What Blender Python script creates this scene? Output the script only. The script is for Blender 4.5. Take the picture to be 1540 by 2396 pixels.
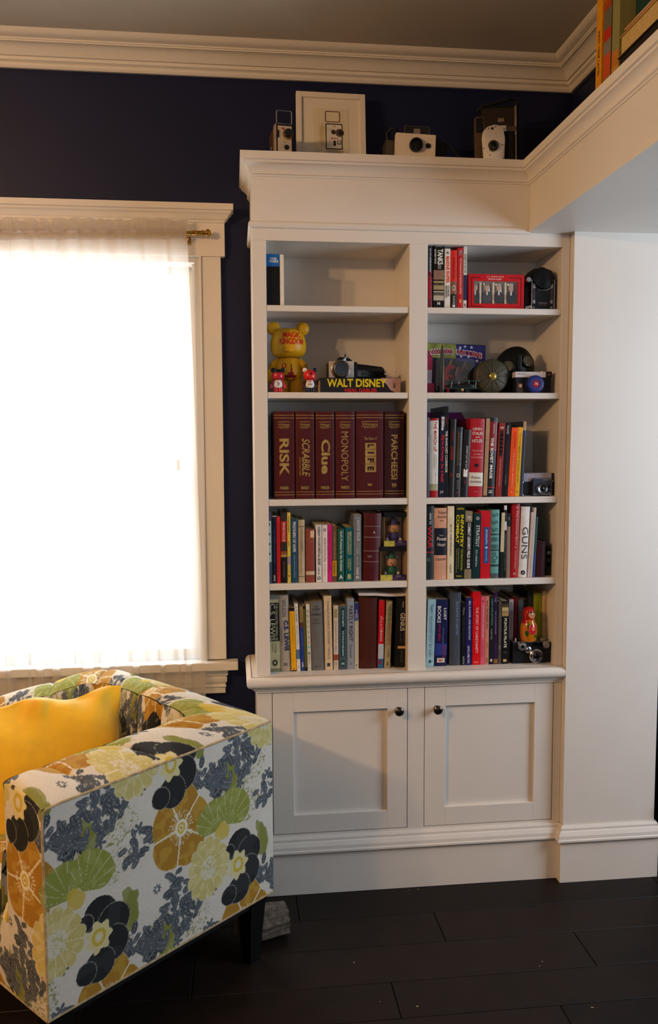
import bpy, bmesh, math, random
import numpy as np
from mathutils import Vector, Matrix
for _o in list(bpy.data.objects): bpy.data.objects.remove(_o)
S = bpy.context.scene
C = S.collection
R = math.radians
random.seed(7)

# ------------------------------------------------------------------ camera
cam = bpy.data.cameras.new('camera'); camo = bpy.data.objects.new('camera', cam); C.objects.link(camo)
YAW, PIT, ROL, FPX = .1134, .0841, -.0041, 1950.0
fw = Vector((math.sin(YAW)*math.cos(PIT), math.cos(YAW)*math.cos(PIT), -math.sin(PIT)))
r0 = Vector((math.cos(YAW), -math.sin(YAW), 0)); u0 = r0.cross(fw)
rr = r0*math.cos(ROL)+u0*math.sin(ROL); uu = -r0*math.sin(ROL)+u0*math.cos(ROL)
camo.matrix_world = Matrix(((rr.x, uu.x, -fw.x, -.0655), (rr.y, uu.y, -fw.y, -2.6609), (rr.z, uu.z, -fw.z, 1.5), (0, 0, 0, 1)))
cam.sensor_fit = 'VERTICAL'; cam.sensor_height = 23.96; cam.sensor_width = 15.4; cam.lens = FPX*23.96/2396
cam.clip_start = .05
S.camera = camo

# ------------------------------------------------------------------ sky, lamps, exposure
S.view_settings.view_transform = 'Standard'; S.view_settings.look = 'None'
S.view_settings.exposure = 0.0; S.view_settings.gamma = 1.0; S.view_settings.use_curve_mapping = False
W = bpy.data.worlds.new('sky'); S.world = W; W.use_nodes = True
bg = W.node_tree.nodes['Background']; bg.inputs[0].default_value = (.93, .97, 1, 1); bg.inputs[1].default_value = 2.7

def area(name, loc, target, sx, sy, power, col):
    l = bpy.data.lights.new(name, 'AREA'); l.shape = 'RECTANGLE'; l.size = sx; l.size_y = sy; l.energy = power; l.color = col
    o = bpy.data.objects.new(name, l); C.objects.link(o); o.location = loc
    o.rotation_euler = (Vector(target)-Vector(loc)).to_track_quat('-Z', 'Y').to_euler(); return o
def bulb(name, loc, power, col, rad):
    l = bpy.data.lights.new(name, 'POINT'); l.energy = power; l.color = col; l.shadow_soft_size = rad
    o = bpy.data.objects.new(name, l); C.objects.link(o); o.location = loc; return o
WARM = (1, .60, .29)
bulb('ceiling_lamp_bulb', (-2.05, -2.25, 2.42), 72, WARM, .05)
bulb('ceiling_lamp_bulb', (-2.25, -2.0, 2.42), 72, WARM, .05)
# daylight through the window of the next room (right) and the window behind the camera
area('daylight_next_room_window', (2.62, -1.1, 1.60), (.9, -.1, 1.35), .95, 1.15, 37, (.70, .83, 1))
area('daylight_rear_window', (.5, -4.8, 1.5), (.5, 0, 1.1), 1.2, 1.4, 8.5, (.72, .84, 1))
# daylight falling through the curtained window beside the bookcase
area('daylight_window', (-.72, .52, 1.55), (-.72, -3, 1.0), 1.0, 1.35, 15, (.95, .98, 1))

# ------------------------------------------------------------------ materials (node based)
def lin(h):
    if isinstance(h, (tuple, list)): return tuple(h)[:3]
    h = h.lstrip('#'); c = [int(h[i:i+2], 16)/255 for i in (0, 2, 4)]
    return tuple(x/12.92 if x <= .04045 else ((x+.055)/1.055)**2.4 for x in c)
_mc = {}
def M(h, rough=.5, metal=0.0, var=.12, scale=40.0, bump=0.0, sheen=0.0, coat=0.0):
    k = (h, rough, metal, var, scale, bump, sheen, coat)
    if k in _mc: return _mc[k]
    m = bpy.data.materials.new('m_'+str(h).strip('#')); m.use_nodes = True; nt = m.node_tree; n = nt.nodes; b = n['Principled BSDF']
    c = lin(h)
    tc = n.new('ShaderNodeTexCoord'); no = n.new('ShaderNodeTexNoise'); no.inputs['Scale'].default_value = scale; no.inputs['Detail'].default_value = 3
    nt.links.new(tc.outputs['Object'], no.inputs['Vector'])
    r = n.new('ShaderNodeValToRGB')
    r.color_ramp.elements[0].position = .3; r.color_ramp.elements[1].position = .7
    r.color_ramp.elements[0].color = tuple(x*(1-var) for x in c)+(1,); r.color_ramp.elements[1].color = tuple(min(1, x*(1+var*.6)) for x in c)+(1,)
    nt.links.new(no.outputs['Fac'], r.inputs['Fac']); nt.links.new(r.outputs['Color'], b.inputs['Base Color'])
    b.inputs['Roughness'].default_value = rough; b.inputs['Metallic'].default_value = metal
    if rough > .3 and not metal: b.inputs['Specular IOR Level'].default_value = .28
    if sheen: b.inputs['Sheen Weight'].default_value = sheen
    if coat: b.inputs['Coat Weight'].default_value = coat
    if bump:
        bp = n.new('ShaderNodeBump'); bp.inputs['Strength'].default_value = bump; bp.inputs['Distance'].default_value = .002
        nt.links.new(no.outputs['Fac'], bp.inputs['Height']); nt.links.new(bp.outputs['Normal'], b.inputs['Normal'])
    _mc[k] = m; return m
def glass_mat(name, tint=(1, 1, 1), gloss=.08):
    m = bpy.data.materials.new(name); m.use_nodes = True; nt = m.node_tree; n = nt.nodes; n.remove(n['Principled BSDF'])
    t = n.new('ShaderNodeBsdfTransparent'); t.inputs[0].default_value = tint+(1,)
    g = n.new('ShaderNodeBsdfGlossy'); g.inputs['Roughness'].default_value = .03
    mx = n.new('ShaderNodeMixShader'); mx.inputs[0].default_value = gloss
    nt.links.new(t.outputs[0], mx.inputs[1]); nt.links.new(g.outputs[0], mx.inputs[2]); nt.links.new(mx.outputs[0], n['Material Output'].inputs[0]); return m
PAINT = M('#ddd6cc', .38, 0, .02, 6)
NAVY = M('#10173a', .5, 0, .10, 5)
CEIL = M('#cfc6b8', .75, 0, .03, 8)
GLASS = glass_mat('window_glass'); CLEAR = glass_mat('clear_plastic', (.98, .98, .99), .07)
BLACK = M('#0d0d0f', .42); BLACKG = M('#08080a', .18); CHROME = M('#c9c9cc', .22, 1.0, .05); BRASS = M('#b58a3c', .25, 1.0, .08)
SILVER = M('#efe6d8', .36, .6, .04); LEATHER = M('#121110', .5, 0, .3, 300, .5)
GOLD = M('#b8924a', .35, .6, .1); PAGES = M('#c9b894', .8, 0, .25, 220)

# ------------------------------------------------------------------ mesh helpers
class MB:
    def __init__(s): s.b = bmesh.new()
    def _xf(s, vs, m):
        if m is not None: bmesh.ops.transform(s.b, matrix=m, verts=vs)
    def box(s, x0, x1, y0, y1, z0, z1, bev=0, seg=2, m=None):
        r = bmesh.ops.create_cube(s.b, size=1); vs = r['verts']
        for v in vs: v.co = Vector(((x0+x1)/2+v.co.x*(x1-x0), (y0+y1)/2+v.co.y*(y1-y0), (z0+z1)/2+v.co.z*(z1-z0)))
        s._bev(vs, bev, seg, m); return s
    def _bev(s, vs, bev, seg, m):
        if bev:
            es = list({e for v in vs for e in v.link_edges})
            o = bmesh.ops.bevel(s.b, geom=es, offset=bev, segments=seg, affect='EDGES', profile=.6)
            vs = list({v for f in o['faces'] for v in f.verts} | {v for v in vs if v.is_valid})
            if m is not None:
                allv = set(vs)
                for v in list(vs):
                    for e in v.link_edges: allv.add(e.other_vert(v))
                vs = list(allv)
        s._xf(vs, m)
    def cyl(s, p0, p1, r0, r1=None, n=24, cap=True):
        p0, p1 = Vector(p0), Vector(p1); d = p1-p0; r1 = r0 if r1 is None else r1
        q = d.to_track_quat('Z', 'Y').to_matrix().to_4x4()
        bmesh.ops.create_cone(s.b, cap_ends=cap, cap_tris=False, segments=n, radius1=r0, radius2=r1, depth=d.length, matrix=Matrix.Translation((p0+p1)/2) @ q); return s
    def ell(s, c, rx, ry, rz, u=20, v=12, m=None):
        mt = Matrix.Translation(c) @ (m if m is not None else Matrix()) @ Matrix.Diagonal((rx, ry, rz, 1))
        bmesh.ops.create_uvsphere(s.b, u_segments=u, v_segments=v, radius=1, matrix=mt); return s
    def lathe(s, prof, c=(0, 0, 0), axis='Z', n=28):
        rings = []
        for r, h in prof:
            ring = []
            for i in range(n):
                a = 2*math.pi*i/n
                p = {'Z': (r*math.cos(a), r*math.sin(a), h), 'Y': (r*math.cos(a), h, r*math.sin(a)), 'X': (h, r*math.cos(a), r*math.sin(a))}[axis]
                ring.append(s.b.verts.new(Vector(p)+Vector(c)))
            rings.append(ring)
        for a, b in zip(rings, rings[1:]):
            for i in range(n): s.b.faces.new((a[i], a[(i+1) % n], b[(i+1) % n], b[i]))
        for e in (rings[0], rings[-1]):
            try: s.b.faces.new(e)
            except ValueError: pass
        return s
    def tube(s, pts, r, n=8, closed=False):
        pts = [Vector(p) for p in pts]; k = len(pts); rings = []
        for i, p in enumerate(pts):
            a = pts[(i-1) % k] if (closed or i) else p; b = pts[(i+1) % k] if (closed or i < k-1) else p
            d = (b-a).normalized(); up = Vector((0, 0, 1)) if abs(d.z) < .9 else Vector((0, 1, 0))
            x = d.cross(up).normalized(); y = d.cross(x)
            rd = r[i] if isinstance(r, (list, tuple)) else r
            rings.append([s.b.verts.new(p+x*rd*math.cos(2*math.pi*j/n)+y*rd*math.sin(2*math.pi*j/n)) for j in range(n)])
        for i in range(k if closed else k-1):
            a, b = rings[i], rings[(i+1) % k]
            for j in range(n): s.b.faces.new((a[j], a[(j+1) % n], b[(j+1) % n], b[j]))
        if not closed:
            s.b.faces.new(rings[0]); s.b.faces.new(rings[-1])
        return s
    def prism(s, poly, h0, h1, axis='Z', bev=0, seg=2):
        f = {'Z': lambda p, h: (p[0], p[1], h), 'Y': lambda p, h: (p[0], h, p[1]), 'X': lambda p, h: (h, p[0], p[1])}[axis]
        a = [s.b.verts.new(f(p, h0)) for p in poly]; b = [s.b.verts.new(f(p, h1)) for p in poly]; n = len(poly)
        s.b.faces.new(a[::-1]); s.b.faces.new(b)
        for i in range(n): s.b.faces.new((a[i], a[(i+1) % n], b[(i+1) % n], b[i]))
        if bev: s._bev(a+b, bev, seg, None)
        return s
    def face(s, pts): s.b.faces.new([s.b.verts.new(p) for p in pts]); return s
    def sweep(s, prof, path, d0=None, d1=None, closedprof=True):
        P = [Vector((p[0], p[1], 0)) for p in path]
        D = [(b-a).normalized() for a, b in zip(P, P[1:])]
        D = [Vector((*d0, 0)).normalized() if d0 else D[0]] + D + [Vector((*d1, 0)).normalized() if d1 else D[-1]]
        rings = []
        for i, p in enumerate(P):
            n1 = Vector((D[i].y, -D[i].x, 0)); n2 = Vector((D[i+1].y, -D[i+1].x, 0)); m = (n1+n2)/(1+n1.dot(n2))
            rings.append([s.b.verts.new(p+m*o+Vector((0, 0, z))) for o, z in prof])
        k = len(prof)
        for a, b in zip(rings, rings[1:]):
            for j in range(k if closedprof else k-1): s.b.faces.new((a[j], a[(j+1) % k], b[(j+1) % k], b[j]))
        if closedprof:
            for r_ in (rings[0], rings[-1]):
                try: s.b.faces.new(r_)
                except ValueError: pass
        return s
    def out(s, name, mat, parent=None, smooth=False, loc=None):
        bmesh.ops.recalc_face_normals(s.b, faces=s.b.faces[:])
        me = bpy.data.meshes.new(name); s.b.to_mesh(me); s.b.free()
        me.materials.append(mat)
        if smooth: shade(me, 40)
        o = bpy.data.objects.new(name, me); C.objects.link(o)
        if parent: o.parent = parent
        if loc: o.location = loc
        return o
def shade(me, ang=40):
    me.shade_smooth()
    try: me.set_sharp_from_angle(angle=R(ang))
    except Exception: pass
def thing(name, label, cat, loc=(0, 0, 0), rz=0, group=None, rot=None):
    o = bpy.data.objects.new(name, None); C.objects.link(o); o.location = loc; o.rotation_euler = rot or (0, 0, rz)
    o.empty_display_size = .02
    return tag(o, label, cat, group)
def tag(o, label, cat, group=None):
    o['label'] = label; o['category'] = cat
    if group: o['group'] = group
    return o
def struct(o): o['kind'] = 'structure'; return o
def rrect(x0, x1, z0, z1, r, n=5):
    p = []
    for cx, cz, a in ((x1-r, z1-r, 0), (x0+r, z1-r, 90), (x0+r, z0+r, 180), (x1-r, z0+r, 270)):
        for i in range(n+1): p.append((cx+r*math.cos(R(a+90*i/n)), cz+r*math.sin(R(a+90*i/n))))
    return p

# lettering: glyph outlines as flat meshes, fitted to a box (u along the reading direction, v up)
_tc = bpy.data.curves.new('lettering', 'FONT'); _to = bpy.data.objects.new('lettering', _tc); C.objects.link(_to)
_tx = {}
def glyphs(s, bold=0.0, shear=0.0, spacing=1.0):
    k = (s, bold, shear, spacing)
    if k not in _tx:
        _tc.body = s; _tc.size = 1; _tc.offset = bold; _tc.shear = shear; _tc.resolution_u = 3; _tc.space_character = spacing
        me = _to.to_mesh(); v = np.array([tuple(x.co)[:2] for x in me.vertices]).reshape(-1, 2); f = [tuple(p.vertices) for p in me.polygons]
        if len(v):
            v = v-v.min(0); v = v/np.maximum(v.max(0), 1e-6)
        _tx[k] = (v.copy(), f); _to.to_mesh_clear()
    return _tx[k]
def letters(name, runs, mat, parent, surf, cuts=()):
    """runs: (text, origin u,v,  size u,v, direction 'h'|'d'|'u', bold, shear); surf maps (x,z) -> point just proud of the surface"""
    V, F = [], []
    for s, x, z, su, sv, d, bold, sh in runs:
        v, f = glyphs(s, bold, sh); o = len(V)
        for a, b in v:
            if d == 'h': p = (x+a*su, z+b*sv)
            elif d == 'd': p = (x+b*sv, z-a*su)          # reads downwards
            else: p = (x-b*sv, z+a*su)
            V.append(p)
        F += [tuple(i+o for i in q) for q in f]
    me = bpy.data.meshes.new(name)
    if len(cuts):                                   # slice the glyphs so that they can follow a rounded surface
        me.from_pydata([(a, 0, b) for a, b in V], [], F); bm = bmesh.new(); bm.from_mesh(me)
        for c in cuts:
            zc = isinstance(c, str); q = float(c); bmesh.ops.bisect_plane(bm, geom=bm.verts[:]+bm.edges[:]+bm.faces[:], plane_co=(0, 0, q) if zc else (q, 0, 0), plane_no=(0, 0, 1) if zc else (1, 0, 0))
        for v in bm.verts: v.co = surf(v.co.x, v.co.z)
        bm.to_mesh(me); bm.free()
    else: me.from_pydata([surf(*p) for p in V], [], F)
    me.materials.append(mat)
    o = bpy.data.objects.new(name, me); C.objects.link(o); o.parent = parent; return o

# ================================================================== setting
D = .28; XR = 1.142; HC = 2.807; XL = -2.9; YF = -5.0
fl = struct(MB().box(XL-.1, 4.2, YF-.1, .6, -.06, -.012).out('floor', M('#0b0706', .6)))
PLANK = [M('#180e08', .55, 0, .35, 14, .12), M('#140b07', .56, 0, .35, 14, .12), M('#1b100a', .54, 0, .35, 14, .12)]
random.seed(3)
y = .02; row = 0; x_joint = [(-.9, .35, 1.62), (-.5, .78, 1.9), (-.95, .12, 1.35), (-.6, .55, 1.6), (-.2, .95, 1.9)]
edges = [.28, .14, -.014, -.166, -.323, -.491, -.638, -.79, -.945, -1.1, -1.26]
for k in range(len(edges)-1):
    xs = [-1.75, *x_joint[k % 5], 2.6]
    for a, b in zip(xs, xs[1:]):
        MB().box(a+.0012, b-.0012, edges[k+1]+.0012, edges[k]-.0012, -.012, 0, .0015, 1).out('plank', PLANK[(k*2+int(b*7)) % 3], fl)
o = MB()
for k in range(12):
    y1 = -1.26-k*.152
    o.box(XL, 2.6, y1-.151, y1-.001, -.012, 0)
o = o.out('plank_field', PLANK[0], fl); o['kind'] = 'stuff'
struct(MB().box(XL-.1, 4.2, YF-.1, .4, HC, HC+.1).out('ceiling', CEIL))
# window hole in the back wall: x -1.28..-.184, z .73..2.15
WX0, WX1, WZ0, WZ1 = -1.28, -.184, .72, 2.15
struct(MB().box(XL-.1, WX0, D, D+.14, 0, HC).box(WX1, 4.2, D, D+.14, 0, HC).box(WX0, WX1, D, D+.14, 0, WZ0).box(WX0, WX1, D, D+.14, WZ1, HC).out('wall_back', NAVY))
struct(MB().box(XL-.1, XL, YF, D, 0, HC).out('wall_left', M('#8a7f72', .6)))
struct(MB().box(XL, 4.2, YF-.1, YF, 0, HC).out('wall_front', M('#8a7f72', .6)))
struct(MB().box(XR, 1.356, YF, D, 2.19, HC).out('wall_right', NAVY))
struct(MB().box(3.0, 3.1, YF, -1.75, 0, HC).box(3.0, 3.1, -.45, D, 0, HC).box(3.0, 3.1, -1.75, -.45, 0, .95).box(3.0, 3.1, -1.75, -.45, 2.25, HC).out('wall_next_room', M('#9aa0a8', .6)))
struct(MB().box(2.98, 3.0, -1.85, -1.75, .86, 2.35).box(2.98, 3.0, -.45, -.35, .86, 2.35).box(2.98, 3.0, -1.75, -.45, 2.25, 2.35).box(2.94, 3.0, -1.87, -.33, .90, .95).box(3.03, 3.06, -1.75, -.45, 1.58, 1.62).out('window_2', PAINT))
struct(MB().box(1.03, 1.356, -.033, D, .0, 2.168).out('wall_opening', PAINT))
capprof = [(0, .195), (.006, .195), (.010, .188), (.010, .180), (.014, .178), (.020, .166), (.021, .155), (.024, .152), (.024, .146), (.012, .145), (.012, 0), (0, 0)]
o = MB().sweep(capprof, [(1.03, -.001), (1.03, -.033), (1.356, -.033), (1.356, .25)], d0=(0, -1)).out('baseboard_opening', PAINT); struct(o)
struct(MB().sweep([(a, b*.9) for a, b in capprof], [(XL, D), (-.004, D)]).out('baseboard_back', PAINT))
# crown moulding
def crownprof():
    z = lambda f: 2.730+f*.077
    p = lambda f: f*.107
    q = [(0, 2.730), (.012, 2.729), (.018, 2.7335), (.0195, 2.7395), (.0175, 2.7425), (.0215, 2.7445), (.028, 2.7475), (.0300, 2.7530), (.0290, 2.7560), (.034, 2.7560)]
    for i in range(7):
        t = i/6; f = .34+.33*t; q.append((p(f)+.0, z(f)+.006*math.sin(math.pi*t)))
    q += [(.0735, 2.7810), (.0735, 2.7850), (.0775, 2.7855), (.0775, 2.7895), (.082, 2.7905), (.090, 2.7925), (.099, 2.7975), (.1035, 2.8035), (.107, 2.807), (0, 2.807)]
    return [(o_, 2.807-(2.807-z_)*1.11) for o_, z_ in q]
struct(MB().sweep(crownprof(), [(XL, D), (XR, D)], d1=(0, -1)).out('trim_1', PAINT, smooth=True))
struct(MB().sweep(crownprof(), [(XR, D), (XR, YF)], d0=(1, 0)).out('trim_2', PAINT, smooth=True))

# ------------------------------------------------------------------ window
win = bpy.data.objects.new('window_1', None); C.objects.link(win); win['kind'] = 'structure'; win.location = (-.73, D, WZ0)
def wp(mb, name, mat, smooth=False):
    o = mb.out(name, mat, smooth=smooth); o.parent = win; o.matrix_parent_inverse = Matrix.Translation(win.location).inverted(); return o
yc = D-.022
for x0, x1, nm in ((-.166, -.1005, 'casing'), (-1.365, -1.30, 'casing')):
    wp(MB().box(x0, x1, yc, D-.001, .735, 2.128, .002), nm, PAINT)
wp(MB().box(-.172, -.166, yc-.006, D, .735, 2.128, .001).box(-1.30, -1.294, yc-.006, D, .735, 2.128, .001), 'casing_bead', PAINT)
wp(MB().box(-1.385, -.086, yc-.004, D-.001, 2.128, 2.240, .002), 'header_board', PAINT)
hp = [(0, 2.2390), (.004, 2.2390), (.006, 2.2450), (.012, 2.2490), (.020, 2.2620), (.026, 2.2670), (.028, 2.2730), (.034, 2.2750), (.034, 2.2950), (0, 2.2950)]
wp(MB().sweep(hp, [(-1.385, D-.001), (-1.385, yc-.004), (-.090, yc-.004), (-.090, D-.001)], d0=(0, -1), d1=(0, 1)), 'header_cap', PAINT)
wp(MB().box(-1.41, -.060, .225, D-.001, .702, .731, .003), 'sill', PAINT)
ap = [(0, .612), (.012, .612), (.012, .630), (.016, .636), (.012, .644), (.018, .655), (.019, .668), (.015, .674), (.022, .678), (.022, .702), (0, .702)]
wp(MB().sweep(ap, [(-1.36, D-.001), (-1.36, D-.006), (-.118, D-.006), (-.118, D-.001)], d0=(0, -1), d1=(0, 1)), 'apron', PAINT)
wp(MB().box(-.19, -.172, D-.01, D+.13, .73, 2.128).box(-1.294, -1.276, D-.01, D+.13, .73, 2.128).box(-1.276, -.19, D-.01, D+.13, 2.11, 2.128), 'jamb', PAINT)
wp(MB().box(-.20, -.19, D+.02, D+.035, .735, 2.11).box(-1.276, -1.266, D+.02, D+.035, .735, 2.11), 'stop_bead', PAINT)
for z0, z1, yy, nm in ((.735, 1.44, D+.045, 'lower_sash'), (1.40, 2.11, D+.085, 'upper_sash')):
    o = wp(MB().box(-1.27, -1.245, yy, yy+.035, z0, z1).box(-.222, -.195, yy, yy+.035, z0, z1).box(-1.245, -.222, yy, yy+.035, z0, z0+.025).box(-1.245, -.222, yy, yy+.035, z1-.025, z1), nm, PAINT)
    g = MB().box(-1.245, -.222, yy+.016, yy+.019, z0+.025, z1-.025).out('pane', GLASS); g.parent = o

# curtain rod and sheer curtain
rod = thing('curtain_rod', 'brass curtain rod with ball end fixed across the white window head', 'curtain rod', (-.156, .225, 2.198), rot=(0, -.024, 0))
MB().cyl((-1.25, 0, 0), (-.035, 0, 0), .0065, n=16).out('rod', BRASS, rod, True)
MB().lathe([(0, -.038), (.008, -.038), (.009, -.026), (.0075, -.024), (.0075, -.006), (.0095, -.004), (.0095, .001), (.006, .002), (.006, .006), (.011, .009), (.013, .015), (.011, .021), (.005, .025), (0, .0255)], axis='X').out('finial', BRASS, rod, True)
MB().tube([(-.052, 0, -.004), (-.052, .004, -.014), (-.052, .014, -.020), (-.052, .028, -.022)], .003).box(-.060, -.044, .026, .0285, -.034, -.006, .001).out('bracket', BRASS, rod, True)
cm = bpy.data.materials.new('sheer_voile'); cm.use_nodes = True; nt = cm.node_tree; n = nt.nodes; n.remove(n['Principled BSDF'])
tr = n.new('ShaderNodeBsdfTransparent'); tl = n.new('ShaderNodeBsdfTranslucent'); df = n.new('ShaderNodeBsdfDiffuse')
tl.inputs[0].default_value = (.93, .90, .84, 1); df.inputs[0].default_value = (.86, .83, .80, 1)
a1 = n.new('ShaderNodeMixShader'); a1.inputs[0].default_value = .22; a2 = n.new('ShaderNodeMixShader')
wv = n.new('ShaderNodeTexNoise'); wv.inputs['Scale'].default_value = 900; mr = n.new('ShaderNodeMapRange'); mr.inputs[3].default_value = .50; mr.inputs[4].default_value = .70
tcn = n.new('ShaderNodeTexCoord'); nt.links.new(tcn.outputs['Object'], wv.inputs['Vector']); nt.links.new(wv.outputs['Fac'], mr.inputs[0]); nt.links.new(mr.outputs[0], a2.inputs[0])
nt.links.new(tl.outputs[0], a1.inputs[1]); nt.links.new(df.outputs[0], a1.inputs[2]); nt.links.new(tr.outputs[0], a2.inputs[1]); nt.links.new(a1.outputs[0], a2.inputs[2]); nt.links.new(a2.outputs[0], n['Material Output'].inputs[0])
cm2 = cm.copy(); cm2.name = 'gathered_voile'
for nd in cm2.node_tree.nodes:
    if nd.type == 'BSDF_DIFFUSE': nd.inputs[0].default_value = (.76, .72, .69, 1)
    if nd.type == 'BSDF_TRANSLUCENT': nd.inputs[0].default_value = (.82, .78, .74, 1)
    if nd.type == 'MAP_RANGE': nd.inputs[3].default_value = .68; nd.inputs[4].default_value = .88
def curtain():
    nx, nz = 420, 60; V = []
    rng = np.random.RandomState(4); ph = rng.rand(12)*6.28
    zt, zb = 2.172, .05
    for i in range(nz+1):
        t = i/nz; z = zt+(zb-zt)*t
        x1 = -.2115+.036*min(1, t*1.35)**.9
        for j in range(nx+1):
            s = j/nx; x = -1.33+(x1+1.33)*s
            dens = 1-.75*max(0, min(1, (s-.60)/.25))                 # fuller gathers on the left, flatter on the right
            f = math.sin(150*s+ph[0]+1.5*math.sin(9*s+ph[1]))*.55+math.sin(83*s+ph[2]+2*t)*.5+math.sin(231*s+ph[3])*.25
            amp = (.005+.016*min(1, t*3))*(.18+.82*dens)
            V.append((x+.012*math.cos(97*s+ph[4])*dens, max(-.03 if z > .9 else -.005, min(0.014, f*amp))+ .002, z))
    F = [(i*(nx+1)+j, i*(nx+1)+j+1, (i+1)*(nx+1)+j+1, (i+1)*(nx+1)+j) for i in range(nz) for j in range(nx)]
    me = bpy.data.meshes.new('sheer_curtain'); me.from_pydata(V, [], F); me.materials.append(cm); me.shade_smooth()
    o = bpy.data.objects.new('panel', me); C.objects.link(o)
    # gathered heading: rod pocket hugging the rod and a ruffle above it
    nx = 520; V = []; H = [(2.236, .006), (2.224, .010), (2.212, .010), (2.203, .006), (2.198, .0085), (2.192, .0098), (2.186, .0085), (2.181, .005), (2.172, .004)]
    for i, (z, d) in enumerate(H):
        for j in range(nx+1):
            s = j/nx; x = -1.33+(-.2115+1.33)*s
            dens = 1-.55*max(0, min(1, (s-.62)/.2))
            f = math.sin(165*s+2.2*math.sin(13*s))*.6+math.sin(311*s+1)*.4
            top = (abs(math.sin(62*s*dens+1.2*math.sin(21*s)))**.5-.6)*.008+.003*math.sin(30*s) if i < 2 else 0
            V.append((x+.004*math.sin(70*s)*(i < 3), -d+(.006*f*dens if i < 3 else .0015*f), z+top))
    F = [(i*(nx+1)+j, i*(nx+1)+j+1, (i+1)*(nx+1)+j+1, (i+1)*(nx+1)+j) for i in range(len(H)-1) for j in range(nx)]
    me2 = bpy.data.meshes.new('heading'); me2.from_pydata(V, [], F); me2.materials.append(cm2); me2.shade_smooth()
    o2 = bpy.data.objects.new('heading', me2); C.objects.link(o2)
    root = thing('sheer_curtain', 'long white sheer curtain gathered on the brass rod over the bright window', 'curtain', (0, .225, 0))
    for oo in (o, o2):
        for v in oo.data.vertices: v.co.z += .006+(v.co.x+.156)*.024*max(0, min(1, (v.co.z-1.6)/.5))
        oo.parent = root
curtain()

# ================================================================== built-in bookcase
ZS = [1.9284, 1.6571, 1.3159, 1.0429]; ZSB = [1.9093, 1.6378, 1.295, 1.0218]; ZL = .743
XA, XB, XC, XD, XE = .0435, .4983, .5583, 1.0043, 1.029
FT = .02; BK = .245
bc = thing('bookcase', 'white built-in bookcase with two bays of shelves standing on the panelled base cabinet', 'bookcase', (.515, .12, ZL))
def part(mb, name, mat, root, smooth=False):
    o = mb.out(name, mat, smooth=smooth); o.parent = root
    o.matrix_parent_inverse = (Matrix.Translation(root.location) @ root.rotation_euler.to_matrix().to_4x4()).inverted(); return o
for x0, x1 in ((0, XA), (XB, XC), (XD, XE)):
    part(MB().box(x0, x1, 0, FT, ZL, 2.1255, .0012, 1), 'stile', PAINT, bc)
part(MB().box(0, XE, 0, FT, 2.1255, 2.170, .0012, 1), 'top_rail', PAINT, bc)
for x0, x1 in ((0.0, XA), (XB, XC), (XD, XE)):
    part(MB().box(x0, x1, FT, BK, ZL, 2.16), 'side_panel', PAINT, bc)
part(MB().box(0, XE, BK, BK+.012, ZL, 2.36), 'back_panel', PAINT, bc)
for x0, x1 in ((XA, XB), (XC, XD)):
    part(MB().box(x0, x1, FT, BK, 2.1255, 2.140), 'bay_top', PAINT, bc)
    for a, b in zip(ZS, ZSB):
        part(MB().box(x0+.0004, x1-.0004, .003, BK-.0005, b, a, .0015, 1), 'shelf', PAINT, bc)
part(MB().box(0, .8901, 0, FT, 2.170, 2.362), 'frieze', PAINT, bc)
part(MB().box(0, FT, FT, D-.001, 2.16, 2.362), 'frieze_return', PAINT, bc)
bead = [(0, 2.163), (.006, 2.163), (.010, 2.168), (.011, 2.175), (.008, 2.181), (0, 2.184)]
part(MB().sweep(bead, [(0, D-.001), (0, 0), (.8895, 0)]), 'bead_moulding', PAINT, bc, True)
corn = [(0, 2.318), (.003, 2.318), (.004, 2.323), (.008, 2.325), (.0085, 2.330), (.006, 2.332), (.008, 2.338), (.014, 2.346), (.022, 2.352), (.027, 2.354), (.028, 2.360), (.034, 2.362), (.034, 2.3845), (0, 2.3845)]
part(MB().sweep(corn, [(0, D-.001), (0, 0), (.8901, 0)], d1=(0, -1)), 'cornice', PAINT, bc, True)
part(MB().box(.0, XE, .0, D-.001, 2.362, 2.384), 'top_board', PAINT, bc)
# cross beam / ledge shelf over the opening
bs = thing('ledge_shelf', 'long white ledge shelf with cornice running from the bookcase over the wide opening', 'shelf', (1.0, -1.3, 2.168))
part(MB().box(.8901, .9101, -2.9, -.0005, 2.168, 2.362), 'fascia', PAINT, bs)
part(MB().box(.9101, 1.45, -2.9, -.0005, 2.168, 2.186), 'soffit', PAINT, bs)
part(MB().box(.891, XR-.001, -2.9, -.0005, 2.362, 2.384), 'top_board', PAINT, bs)
part(MB().sweep(corn, [(.8901, 0), (.8901, -2.9)], d0=(1, 0)), 'cornice', PAINT, bs, True)
part(MB().sweep([(0, 2.168), (.003, 2.168), (.003, 2.178), (0, 2.179)], [(.8901, -.0005), (.8901, -2.9)]), 'bottom_bead', PAINT, bs)

# counter ledge
lg = thing('counter_ledge', 'white rounded counter ledge between the open shelves and the cupboard doors', 'counter', (.515, .12, .70))
bull = [(-.02, ZL), (.018, ZL)]
for i in range(9):
    a = math.pi/2-math.pi*i/8; bull.append((.016+.018*math.cos(a), .7245+.0185*math.sin(a)))
bull += [(-.02, .706)]
part(MB().sweep(bull, [(0, D-.001), (0, 0), (XE, 0)]), 'bullnose', PAINT, lg, True)
part(MB().box(.019, XE, .019, D-.003, .706, ZL), 'counter_board', PAINT, lg)
part(MB().sweep([(.0006, .688), (.006, .688), (.006, .694), (.011, .696), (.011, .702), (.018, .703), (.018, .7055), (.0006, .7055)], [(0, D-.001), (0, 0), (XE, 0)]), 'under_moulding', PAINT, lg)

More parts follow.
